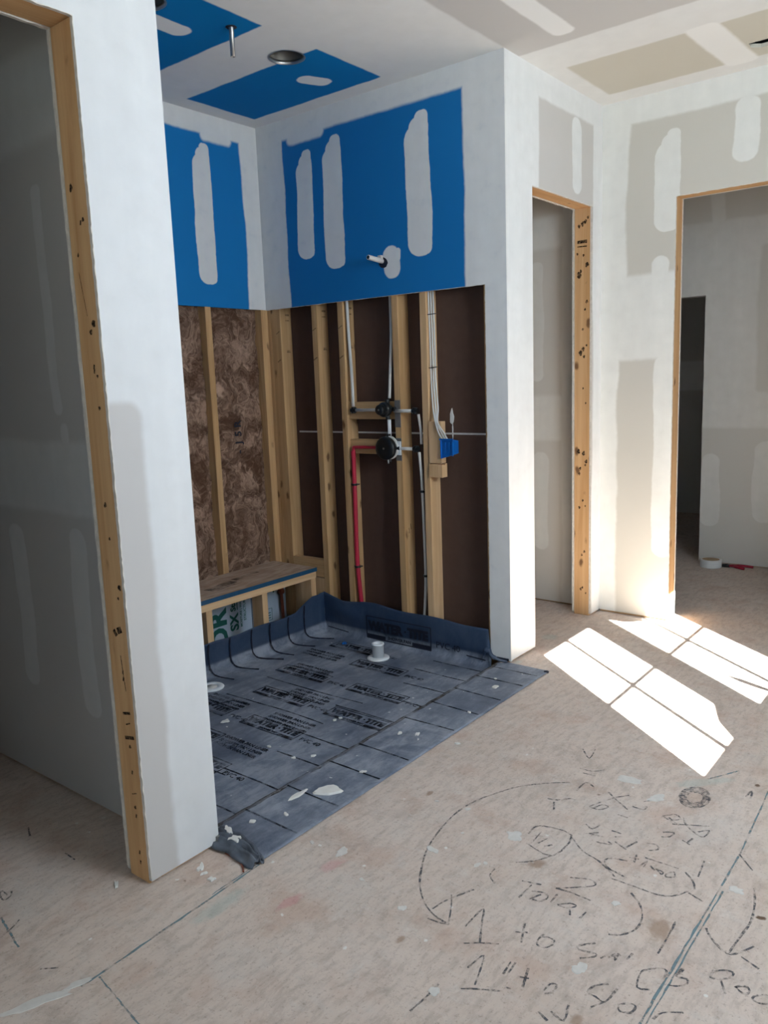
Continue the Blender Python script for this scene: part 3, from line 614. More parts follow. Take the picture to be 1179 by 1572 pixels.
# ------------------------------------------------------------------ bench
bn = thing('shower_bench', 'rough framed shower bench with blue edged board top along the insulated wall', 'bench', (-0.9, 1.37, 0))
bt = obj('board_top', boxes((-1.82, -0.058, 1.2005, 1.546, 0.3235, 0.3435)), M['osb'], bn, bevel=.001)
bm = bmesh.new()
ribbon(bm, [(-0.72, 1.33, .3436), (-0.52, 1.37, .3436)], .05, jitter=.3); ribbon(bm, [(-0.50, 1.39, .3436), (-0.30, 1.42, .3436)], .03, jitter=.5)
ribbon(bm, [(-0.70, 1.29, .3436), (-0.55, 1.32, .3436)], .015, jitter=.5)
decal(bt, bm, M['print_faded'])
obj('blue_edge', boxes((-1.82, -0.058, 1.1965, 1.2003, 0.3225, 0.3442)), M['blue_edge'], bn)
obj('front_rail', boxes((-1.82, -0.062, 1.2015, 1.289, 0.2845, 0.3225)), M['wood_pale_x'], bn, bevel=.002)
obj('back_rail', boxes((-1.82, -0.062, 1.40, 1.4850, 0.2845, 0.3225)), M['wood_pale_x'], bn, bevel=.002)
obj('bottom_rail', boxes((-1.82, -0.062, 1.2065, 1.289, -0.045, -0.007)), M['wood_x'], bn, bevel=.002)
for x in (-0.100, -0.470, -0.840, -1.21, -1.58): obj('leg', boxes((x, x + .038, 1.2075 if x < -.2 else 1.2075, 1.289, -0.006, 0.284)), M['wood_pale'], bn, bevel=.002)

# ------------------------------------------------------------------ shower pan liner
Z0 = -0.040
X0, XW, YB = -1.829, -0.004, 1.199
def prof(s, edge, rad, over):
    """distance s along the flat -> (position, height) with a cove turning up at edge"""
    st = edge - rad
    if s <= st: return s, 0.0
    a = (s - st) / rad
    if a < math.pi / 2: return st + rad * math.sin(a), rad * (1 - math.cos(a))
    return edge, rad + (s - st - rad * math.pi / 2)
def top_x(y):   # height the liner reaches on the pipe wall
    return 0.160 + 0.030 * max(0, min(1, (y - 1.05) / .15)) + 0.014 * math.exp(-((y - .85) / .2) ** 2) - .018 * max(0, 1 - y / .35) + .004 * math.sin(y * 17)
def top_y(x):
    return 0.126 + 0.065 * max(0, min(1, (x + .25) / .14)) + .004 * math.sin(x * 21)
def liner_point(s, t, us, ut):
    # s,t are fractions; us/ut >0 when climbing a wall
    return None
bm = bmesh.new()
R = 0.055
def flat_z(y):
    if y <= 0.050: return 0.0035
    if y >= 0.085: return Z0
    a = (y - .050) / .035; a = a * a * (3 - 2 * a); return 0.0035 + (Z0 - .0035) * a
NX, NU = 110, 16; NY = 96
cols = [('f', X0 + (XW - R - X0) * i / NX) for i in range(NX + 1)] + [('u', j / NU) for j in range(1, NU + 1)]
ys = [-0.205 + i * .0185 for i in range(14)] + [0.05 + i * .004 for i in range(10)]
ys += [0.09 + (YB - R - .09) * i / 70 for i in range(71)]
ys = sorted(set(round(y, 4) for y in ys))
rows = [('f', y) for y in ys] + [('u', j / NU) for j in range(1, NU + 1)]
G = []
def climb(u, rad, height, z0):
    """u in 0..1 : (offset toward the wall, height)"""
    arc = rad * math.pi / 2; Ltot = arc + max(0.0, height - z0 - rad); s = u * Ltot
    if s < arc: a = s / rad; return rad * math.sin(a), rad * (1 - math.cos(a))
    return rad, rad + (s - arc)
for rk, rv in rows:
    row = []
    y = rv if rk == 'f' else YB - R
    for ck, cv in cols:
        x = cv if ck == 'f' else XW - R
        yy, z = y, flat_z(y)
        hx = hy = 0
        if rk == 'u': oy, hy = climb(rv, R, top_y(x if ck == 'f' else XW), Z0); yy = YB - R + oy
        if ck == 'u':
            if y < 0.10:      # the front apron does not climb: it runs on to the corner bead
                x = XW - R + R * cv * (0.45 if y > .02 else .95); 
            else:
                k0 = min(1, (y - .10) / .02)
                ox, hx = climb(cv, R, Z0 + (top_x(yy) - Z0) * k0, Z0); x = XW - R + ox
        zz = z + max(hx, hy)
        # slack: shallow waves on the flat and on the upturned sides
        if rk == 'f' and ck == 'f': zz += .0012 * mnoise.noise(Vector((x * 7, y * 9, 0))) + (.0015 * mnoise.noise(Vector((x * 20, y * 20, 4))) if y < .05 else 0)
        if hx > R: x -= .006 * (1 + mnoise.noise(Vector((yy * 6, zz * 9, 2)))) + .018 * math.exp(-((yy - 1.02) / .09) ** 2) * math.exp(-((zz - .10) / .05) ** 2)
        if hy > R and ck == 'f': yy -= .004 * (1 + mnoise.noise(Vector((x * 6, zz * 9, 7))))
        row.append(bm.verts.new((x, yy, zz)))
    G.append(row)
for a, b in zip(G, G[1:]):
    for i in range(len(a) - 1): bm.faces.new((a[i], a[i + 1], b[i + 1], b[i]))
bmesh.ops.remove_doubles(bm, verts=bm.verts, dist=.0004)
ln = tag(obj('pan_liner', bm, M['liner'], sm=True), 'dark blue grey waterproof pan liner sheet covering the shower floor and turned up the walls', 'shower liner')
md = ln.modifiers.new('solid', 'SOLIDIFY'); md.thickness = .0012; md.offset = -1
# printed lines that run down the sheet
bm = bmesh.new()
def pline(x, y0, y1, wob=.01, w=.006, n=14):
    p = []
    for i in range(n + 1):
        y = y0 + (y1 - y0) * i / n
        p.append((x + wob * mnoise.noise(Vector((x * 5, y * 2.5, 1))) + .10 * (y - .1) * 0, y, flat_z(y) + .0024))
    ribbon(bm, p, w, (0, 0, 1), .0006, .3)
for x in (-1.655, -1.46, -1.25, -1.08, -0.79, -0.60, -0.42, -0.24, -0.10):
    pline(x, -.19, .045); pline(x + .012, .092, .30 + random.uniform(0, .15))
for x in (-1.48, -0.95, -0.70): pline(x, .35, .95, .02, .005)
decal(ln, bm, M['print_faded'])
bm = bmesh.new()
for x, b in ((-0.855, .02), (-0.72, .035), (-0.575, .05), (-0.445, .02), (-0.310, .035), (-0.185, .05), (-1.0, .03), (-1.15, .04)):
    pts = [(x, YB - .013, top_y(x) - .004), (x - .006, YB - .013, .08), (x - .004, YB - .013, .02), (x, YB - .018, Z0 + .035), (x + b * .3, YB - .034, Z0 + .014), (x + b, YB - .07, Z0 + .0035), (x + b * 1.8, YB - .14, Z0 + .0035)]
    ribbon(bm, catmull(pts, 5), .0075, (0, -.75, .66), .001, .3)
decal(ln, bm, M['print'])
k_ = NT('brown_dirt'); k_.out((0.13, 0.105, 0.085), .9, 0, .1); k_.put(k_.b.inputs['Alpha'], k_.rng(k_.noise(k_.coord(), 9, 4, .7), .36, .62, 0.05, .50)); M['dirt'] = k_.m
bm = bmesh.new(); ribbon(bm, [(-1.80 + 1.74 * i / 60, .046 + .002 * math.sin(i * 1.7), .0037 + .0008) for i in range(61)], .016, (0, 0, 1), .0012, .15); decal(ln, bm, M['dirt'])
bm = bmesh.new(); ribbon(bm, [(-1.80 + 1.74 * i / 60, .094 + .002 * math.sin(i * 1.3), Z0 + .0015) for i in range(61)], .022, (0, 0, 1), .0012, .15); decal(ln, bm, M['dirt'])
# the maker's lettering: boxed on the upturned side and repeated over the floor of the pan
def stamp(bm, org, xd, yd, s=1.0, lift=.001):
    org, xd, yd = Vector(org), Vector(xd), Vector(yd); n = xd.cross(yd)
    w = text_bm(bm, 'WATER', .062 * s, org + xd * .014 * s + yd * .045 * s, xd, yd, .0040 * s, lift, 0.98)
    w2 = text_bm(bm, 'TITE', .062 * s, org + xd * (.030 * s + w + .012 * s) + yd * .045 * s, xd, yd, .0040 * s, lift, 0.98)
    ribbon(bm, [org + xd * (.014 * s + w + .008 * s) + yd * .066 * s, org + xd * (.014 * s + w + .017 * s) + yd * .066 * s], .009 * s, n, lift)
    W = .030 * s + w + .012 * s + w2 + .016 * s; Hh = .112 * s
    c = [org, org + xd * W, org + xd * W + yd * Hh, org + yd * Hh, org]
    for a, b in zip(c, c[1:]): ribbon(bm, [a, b], .0045 * s, n, lift)
    ribbon(bm, [org + xd * .004 + yd * .012 * s, org + xd * (W * .30) + yd * .012 * s], .018 * s, n, lift); ribbon(bm, [org + xd * (W * .72) + yd * .012 * s, org + xd * (W - .004) + yd * .012 * s], .018 * s, n, lift)
    text_bm(bm, 'SHOWER PAN', .022 * s, org + xd * (W * .34) + yd * .010 * s, xd, yd, .0006, lift)
    text_bm(bm, 'PVC 40', .044 * s, org + xd * (W + .028 * s) + yd * .022 * s, xd, yd, 0, lift)
    return W
bm = bmesh.new()
stamp(bm, (XW - .017, 0.880, -0.030 + .014), (0, -1, 0), (0, 0, 1), 1.08)
ribbon(bm, [(XW - .016, .24, .0), (XW - .016, .13, -.005)], .006, (-1, 0, 0))
ribbon(bm, [(XW - .034, 1.15, .005), (XW - .034, 1.0, -.005)], .005, (-1, 0, 0))
decal(ln, bm, M['print'])
bm = bmesh.new()
for x, yo in ((-0.36, .72), (-0.62, .98), (-0.62, .52), (-0.88, .86), (-1.14, 1.08), (-1.14, .66), (-1.34, .92), (-1.50, .70), (-0.20, 1.0), (-0.88, .42)):
    stamp(bm, (x, yo, Z0 + .0034), (0, -1, 0), (1, 0, 0), .78)
for x, y in ((-0.30, 1.05), (-0.50, .95), (-0.75, .72), (-1.0, 1.0), (-1.0, .60), (-1.27, .6), (-1.42, 1.0)):
    for q in range(3): text_bm(bm, 'SHOWER PAN LINER', .026, (x - .032 * q, y, Z0 + .0034), (0, -1, 0), (1, 0, 0), .0004, .001)
ribbon(bm, [(-1.09, .90, Z0 + .004), (-1.0, .86, Z0 + .004), (-0.99, .78, Z0 + .004)], .014, jitter=.5)
decal(ln, bm, M['print_faded'])
# folded corners of the sheet
def crumple(name, parent, spine, width, label=None, seed=1.0, thick=.004):
    bm = bmesh.new(); rows_ = []
    P = catmull(spine, 8)
    for i, p in enumerate(P):
        d = (P[min(i + 1, len(P) - 1)] - P[max(i - 1, 0)]).normalized(); s = Vector((0, 0, 1)).cross(d).normalized(); t = i / (len(P) - 1)
        w = width * (0.7 + .5 * math.sin(t * math.pi)) * (1 + .3 * mnoise.noise(Vector((t * 5, seed, 0))))
        row = []
        for j in range(15):
            a = (j / 14 - .5) * 2
            hgt = .026 * (1 - a * a) ** 1.0 * (1 + .5 * mnoise.noise(Vector((t * 4, a * 2, seed)))) + .009 * math.sin(a * 9 + t * 3 + seed) * (1 - a * a)
            row.append(bm.verts.new(p + s * (a * w) + Vector((0, 0, max(.0015, hgt)))))
        rows_.append(row)
    for a, b in zip(rows_, rows_[1:]):
        for i in range(14): bm.faces.new((a[i], a[i + 1], b[i + 1], b[i]))
    o = obj(name, bm, M['fold'], parent, sm=True); md = o.modifiers.new('solid', 'SOLIDIFY'); md.thickness = thick; md.offset = -1
    if label: o['label'] = label
    return o
crumple('corner_fold', ln, [(-1.842, .030, .004), (-1.828, -0.03, .006), (-1.822, -0.10, .006), (-1.832, -0.17, .004), (-1.840, -0.215, .001)], .030, 'rolled and dusty folded corner', 2.0)
crumple('corner_fold', ln, [(-1.800, .00, .004), (-1.792, -0.07, .004), (-1.808, -0.15, .004), (-1.828, -0.205, .002)], .022, None, 5.0)
bm = bmesh.new(); tube(bm, catmull([(-0.012, .155, -.02), (-0.016, .135, .035), (-0.012, .118, .045), (-.010, .10, .02), (-.006, .06, .007), (-.005, .02, .006)], 5), [.006] * 6 + [.014] * 6 + [.011] * 6 + [.007] * 8, 8)
obj('corner_fold', bm, M['liner'], ln, sm=True)
bm = bmesh.new(); tube(bm, catmull([(-0.002, .105, .012), (-.001, .06, .013), (-.001, .012, .013)], 5), .0065, 8); obj('rolled_edge', bm, M['print'], ln, sm=True)
bm = bmesh.new(); tube(bm, [(-.028, -.190, .004), (-.024, -.205, .006), (-.022, -.21, .004)], [.006, .007, .004], 8); obj('rolled_edge', bm, M['print'], ln, sm=True)
cp = obj('corner_bead_end', boxes((-1.8425, -1.8325, -0.042, -0.0355, 0.0, 0.034)), M['galv']); tag(cp, 'small dark metal corner bead end at the foot of the left pillar', 'corner bead'); 

# ------------------------------------------------------------------ drain stubs
dr = thing('floor_drain', 'white plastic drain stub with round flange standing on the dark pan liner', 'drain', (-0.212, 0.650, Z0 + .003))
bm = bmesh.new(); lathe(bm, [(.030, 0), (.056, 0), (.058, .004), (.056, .008), (.034, .011), (.030, .011)], (-0.212, 0.650, Z0 + .003)); obj('flange', bm, M['white_pvc'], dr, sm=True)
bm = bmesh.new(); lathe(bm, [(.026, .0), (.030, .0), (.030, .070), (.032, .071), (.032, .078), (.026, .080), (.024, .078), (.024, .0)], (-0.212, 0.650, Z0 + .006)); obj('pipe_stub', bm, M['white_pvc'], dr, sm=True)
d2 = thing('drain_flange', 'flat round pale flange on the pan liner at the left pillar edge', 'drain', (-0.955, 1.062, Z0 + .0045))
bm = bmesh.new(); lathe(bm, [(.030, 0), (.058, 0), (.060, .004), (.056, .009), (.034, .010), (.030, .006)], (-0.955, 1.062, Z0 + .0045)); obj('ring', bm, M['white_pvc'], d2, sm=True)
bm = bmesh.new(); lathe(bm, [(0, .002), (.029, .002), (.029, .006), (0, .006)], (-0.955, 1.062, Z0 + .0045)); obj('cap', bm, M['chip'], d2, sm=True)

# ------------------------------------------------------------------ plumbing in the pipe wall
def pipe(name, pts, r, mat, label, cat='pipe', group=None, clips=()):
    bm = bmesh.new(); tube(bm, catmull(pts, 5) if len(pts) > 2 else pts, r, 12)
    o = tag(obj(name, bm, mat, origin=pts[0], sm=True), label, cat, group)
    for c, ax in clips:
        b = bmesh.new(); lathe(b, [(r, -.006), (r + .004, -.006), (r + .004, .006), (r, .006)], c, ax, 14)
        box(b, c[0] - .004, c[0] + .02, c[1] - r - .008, c[1] + r + .008, c[2] - .003, c[2] + .003); obj('clip', b, M['black'], o)
    return o
def elbow(c, label):
    bm = bmesh.new()
    for ax in ((0, 1, 0), (0, 0, 1)): lathe(bm, [(0, -.016), (.0125, -.016), (.0125, .016), (0, .016)], c, ax, 14)
    return tag(obj('pipe_elbow', bm, M['black'], origin=c, sm=False), label, 'pipe fitting', 'black pipe elbows')
PX = 0.022; r = .0085
pipe('water_pipe', [(0.03, .968, 1.80), (0.032, .966, 1.6), (.030, .955, 1.40), (.024, .948, 1.232)], r, M['pex_white'], 'white water pipe dropping from the blue board to the elbow of the upper valve')
elbow((PX, .945, 1.213), 'black elbow joining the left white pipe to the upper valve pipe')
pipe('water_pipe', [(PX, .930, 1.213), (PX, .76, 1.213)], r, M['pex_white'], 'short level white pipe between the left elbow and the upper black valve')
pipe('water_pipe', [(0.035, .685, 1.80), (.036, .687, 1.6), (.030, .695, 1.42), (.020, .700, 1.272)], .0078, M['pex_white'], 'thin white pipe coming straight down into the upper valve beside the middle stud')
pipe('water_pipe', [(PX - .01, .700, 1.165), (PX - .01, .700, 1.082)], .0095, M['white_pvc'], 'short upright white pipe joining the two black valves')
def run(z, nm):
    pipe('water_pipe', [(.0045, .660, z), (.0045, .548, z)], r, M['pex_white'], 'short level white pipe crossing the stud right of the %s valve' % nm)
    elbow((.0065, .530, z), 'black elbow at the right end of the %s level pipe' % nm)
run(1.208, 'upper'); run(1.018, 'lower')
pipe('water_pipe', [(.0225, .522, 1.19), (.03, .516, 1.11), (.032, .515, 1.04)], .007, M['pex_white'], 'short white pipe hanging between the two right hand elbows')
pipe('water_pipe', [(.02, .522, 1.0), (.032, .520, .85), (.034, .516, .60), (.036, .516, .34), (.04, .535, .13), (.042, .55, .0)], .0075, M['pex_white'], 'long white pipe dropping behind the pale stud to the liner', clips=(((.032, .520, .80), (0, 0, 1)), ((.036, .516, .36), (0, 0, 1))))
pipe('water_pipe', [(.060, .516, .42), (.060, .516, .30), (.062, .508, .12), (.062, .505, .0)], .0075, M['pex_white'], 'second white pipe low behind the pale stud')
rp = pipe('red_water_pipe', [(.016, .955, .996), (.018, .957, .93), (.020, .960, .70), (.022, .965, .40), (.026, .950, .15), (.028, .945, .0)], .0125, M['pex_red'], 'red hot water pipe running down beside the stud from the lower valve', clips=(((.019, .959, .815), (0, 0, 1)), ((.022, .964, .36), (0, 0, 1))))
bm = bmesh.new(); tube(bm, catmull([(.016, .955, .99), (.016, .950, 1.012), (.016, .935, 1.017), (.014, .76, 1.019)], 5), .0085, 12); obj('red_branch', bm, M['pex_red'], rp, sm=True)
# upper valve: small round black cover with a knob
def valve(name, c, rad, knob, label, ring=False):
    t = thing(name, label, 'shower valve', (c[0], c[1], c[2]), None)
    b = bmesh.new(); lathe(b, [(0, .0), (rad * .98, .0), (rad, -.006), (rad, -.020), (rad * .94, -.027), (rad * .5, -.030), (0, -.030)], c, (1, 0, 0), 36); cov = obj('cover_disc', b, M['black'], t, sm=True)
    if knob:
        b = bmesh.new(); lathe(b, [(0, -.026), (rad * .68, -.026), (rad * .68, -.055), (rad * .60, -.060), (0, -.060)], c, (1, 0, 0), 28); obj('cartridge_cap', b, M['black'], t, sm=True)
    b = bmesh.new(); lathe(b, [(.0, 0), (rad * .55, 0), (rad * .55, .03), (0, .03)], c, (1, 0, 0), 20)
    for a, l in (((0, 1, 0), rad + .012), ((0, 0, 1), rad + .012)): lathe(b, [(0, -l), (.0115, -l), (.0115, l), (0, l)], (c[0] + .014, c[1], c[2]), a, 14)
    obj('valve_body', b, M['steel'], t)
    b = bmesh.new(); lathe(b, [(0, .0), (.005, .0), (.005, -.003), (0, -.004)], (c[0] - (.060 if knob else .030), c[1], c[2]), (1, 0, 0), 12); obj('screw', b, M['chrome'], cov)
    if ring:
        b = bmesh.new(); lathe(b, [(rad * .86, .004), (rad * 1.01, .004), (rad * 1.01, -.005), (rad * .86, -.005)], (c[0] + .010, c[1] - .005, c[2] + .002), (1, 0, 0), 36); obj('trim_ring', b, M['pex_white'], t, sm=True)
        b = bmesh.new(); tube(b, [(c[0] - .01, c[1] - .01, c[2] - rad), (c[0] - .01, c[1] - .012, c[2] - rad - .018)], .004, 8); obj('drip_stub', b, M['chrome'], t)
        b = boxes((c[0] + .008, c[0] + .016, c[1] - rad - .018, c[1] - rad + .02, c[2] - .035, c[2] + .035)); obj('mounting_bracket', b, M['white_pvc'], t)
    return t
valve('shower_valve', (-.012, .700, 1.217), .038, True, 'upper black round valve cover with protruding cap, between two studs')
valve('shower_valve', (-.012, .700, 1.020), .060, False, 'lower, larger black round valve disc with a white ring behind', True)
tag(obj('stud_plate', boxes((.0100, .0128, .626, .661, 1.125, 1.262)), M['galv'], origin=(.01, .626, 1.125)), 'grey steel plate on the stud beside the upper valve', 'stud plate', None)
tag(obj('stud_plate', boxes((.0100, .0128, .626, .661, .955, 1.070)), M['galv'], origin=(.01, .626, .955)), 'grey steel plate on the stud behind the lower valve disc', 'stud plate', None)
# electrical box and cables
eb = thing('electrical_box', 'bright blue plastic two gang electrical box on the short block', 'electrical box', (.010, .345, .975))
bm = bmesh.new()
vs = [(-.010, .300, .995), (-.010, .372, .975), (-.010, .372, 1.065), (-.010, .300, 1.070), (.060, .312, .998), (.060, .366, .985), (.060, .366, 1.058), (.060, .312, 1.060)]
V = [bm.verts.new(v) for v in vs]
for f in ((4, 5, 6, 7), (0, 1, 5, 4), (1, 2, 6, 5), (2, 3, 7, 6), (3, 0, 4, 7)): bm.faces.new([V[i] for i in f])
bm.faces.new([V[i] for i in (0, 3, 2, 1)])
ff = bm.faces[-1] if False else [f for f in bm.faces if all(abs(v.co.x + .010) < 1e-6 for v in f.verts)]
r_ = bmesh.ops.inset_region(bm, faces=ff, thickness=.004); bmesh.ops.translate(bm, verts=list({v for f in ff for v in f.verts}), vec=(.008, 0, 0))
obj('box_shell', bm, M['blue_box'], eb)
bm = boxes((-.004, .004, .371, .3775, .985, 1.06), (-.0135, -.0095, .296, .376, 1.066, 1.074), (-.0135, -.0095, .298, .304, .99, 1.07)); obj('mounting_ears', bm, M['blue_box'], eb)
bm = boxes((-.0112, -.0095, .318, .324, 1.010, 1.055), (-.0112, -.0095, .340, .346, 1.005, 1.055)); obj('rib', bm, M['blue_box'], eb)
for i, (dy, l) in enumerate(((0.0, 'leftmost white cable running down the pale stud into the blue box'), (-.011, 'middle white cable running down into the blue box'), (-.021, 'rightmost white cable bending into the blue box'))):
    pts = [(.030 + .012 * i, .448 + dy * .5, 1.80), (.032 + .012 * i, .446 + dy * .5, 1.55), (.034 + .01 * i, .446 + dy * .6, 1.35), (.020 + .006 * i, .430 + dy, 1.22), (-.004, .402 + dy * .6, 1.155), (-.003, .385 + dy * 1.5, 1.10), (.012, .366 + dy * 1.2, 1.060)]
    bm = bmesh.new(); tube(bm, catmull(pts, 6), .0042, 8)
    o = tag(obj('electrical_cable', bm, M['cable'], origin=pts[-1], sm=True), l, 'cable', None)
    if i == 0:
        for z in (1.67, 1.415):
            b = bmesh.new(); tube(b, [(.026, .4525, z), (.024, .438, z), (.060, .428, z + .004)], .0022, 6); obj('staple', b, M['steel'], o)
# paper joint line and splashes on the brown board
pl = tag(obj('paper_joint', boxes((.0995, .1023, .135, 1.43, 1.085, 1.094)), M['splat'], origin=(.0995, .135, 1.085)), 'thin pale joint line across the brown board behind the studs', 'joint tape')
def blob(bm, cx, cy, rx, ry, z=.001, h=.002, seed=0.0, n=18, rot=0.0, jag=.25):
    vs, us = [], []
    for i in range(n):
        a = 2 * math.pi * i / n; k_ = 1 + jag * 2 * mnoise.noise(Vector((math.cos(a) * 1.7 + seed, math.sin(a) * 1.7, seed)))
        x, y = rx * k_ * math.cos(a), ry * k_ * math.sin(a); x, y = x * math.cos(rot) - y * math.sin(rot), x * math.sin(rot) + y * math.cos(rot)
        vs.append(bm.verts.new((cx + x, cy + y, z))); us.append(bm.verts.new((cx + x * .86, cy + y * .86, z + h)))
    for i in range(n): j = (i + 1) % n; bm.faces.new((vs[i], vs[j], us[j], us[i]))
    bm.faces.new(us); bm.faces.new(vs[::-1])
def wallblob(cy, cz, ry, rz, seed, rot, label):
    bm = bmesh.new(); blob(bm, cy, cz, ry, rz, 0, .002, seed, 18, rot)
    for v in bm.verts: v.co = Vector((.1020 - v.co.z, v.co.x, v.co.y))
    return tag(obj('compound_splash', bm, M['chip'], origin=(.102, cy, cz)), label, 'splash', None)
wallblob(.375, 1.175, .012, .035, 1.3, .0, 'white drop shaped compound splash on the brown board above the blue box')
wallblob(.372, 1.110, .004, .045, 2.3, .0, 'thin white run under the drop shaped splash')
wallblob(.512, 1.235, .006, .022, 3.3, -.3, 'faint thin white scratch of compound right of the pale stud')

# shower arm stub and conduit, can lights
sa = thing('shower_arm_stub', 'short white pipe stub poking from the blue wall', 'pipe stub', (0, .700, 1.945))
bm = bmesh.new(); tube(bm, [(.02, .698, 1.943), (-.105, .702, 1.955)], .012, 16); obj('pipe', bm, M['pex_white'], sa, sm=True)
bm = bmesh.new(); tube(bm, [(-.1045, .702, 1.955), (-.1065, .702, 1.9552)], .0085, 14); obj('open_end', bm, M['black'], sa)
bm = bmesh.new(); blob(bm, .694, 1.938, .030, .024, 0, .0015, 4.0, 16, .5, .15)
for v in bm.verts: v.co = Vector((-v.co.z, v.co.x, v.co.y))
obj('ragged_hole', bm, M['print'], sa)
bm = bmesh.new(); box(bm, -.020, -.0015, .690, .714, 1.950, 1.972); obj('bracket_tab', bm, M['pex_white'], sa, bevel=.003)
cd = thing('conduit_stub', 'grey metal conduit stub hanging from the blue shower ceiling', 'conduit', (-.922, .679, H))
bm = bmesh.new(); lathe(bm, [(.0095, .03), (.0095, -.108), (.0080, -.108), (.0080, .03)], (-.922, .679, H), (0, 0, 1), 18); obj('tube', bm, M['chrome'], cd, sm=True)
bm = bmesh.new(); lathe(bm, [(.010, -.001), (.022, -.001), (.021, -.0025), (.010, -.0025)], (-.922, .679, H), (0, 0, 1), 14); obj('ragged_hole', bm, M['print'], cd)
def can(hx, hy, hr, label):
    t = thing('recessed_can', label, 'recessed light can', (hx, hy, H), None)
    b = bmesh.new(); lathe(b, [(hr - .001, .0), (hr - .002, .13), (hr - .02, .15), (.0, .15)], (hx, hy, H), (0, 0, 1), 40); hs = obj('housing', b, M['can'], t, sm=True)
    b = bmesh.new(); lathe(b, [(hr + .003, -.001), (hr - .004, -.002), (hr - .004, .015), (hr - .002, .016)], (hx, hy, H), (0, 0, 1), 40); obj('rim', b, M['chrome'], t, sm=True)
    b = boxes((hx - .030, hx + .030, hy - .020, hy + .045, H + .060, H + .12)); obj('junction_box', b, M['chrome'], hs, bevel=.004)
    b = bmesh.new(); tube(b, catmull([(hx - .05, hy, H + .10), (hx - .03, hy - .03, H + .04), (hx + .02, hy - .03, H + .035), (hx + .045, hy, H + .10)], 5), .004, 8); obj('wire', b, M['black'], t, sm=True)
can(*HOLES[0], 'open round recessed can at the edge of the blue ceiling panel beside the conduit')
can(*HOLES[1], 'open round recessed can cut off at the top edge by the left pillar')
tag(obj('slot_back', boxes((.64, .86, -1.26, -.77, H + .040, H + .06)), M['black'], origin=(.64, -1.26, H + .04)), 'black backing behind the narrow slot cut in the ceiling, top right corner', 'ceiling slot')

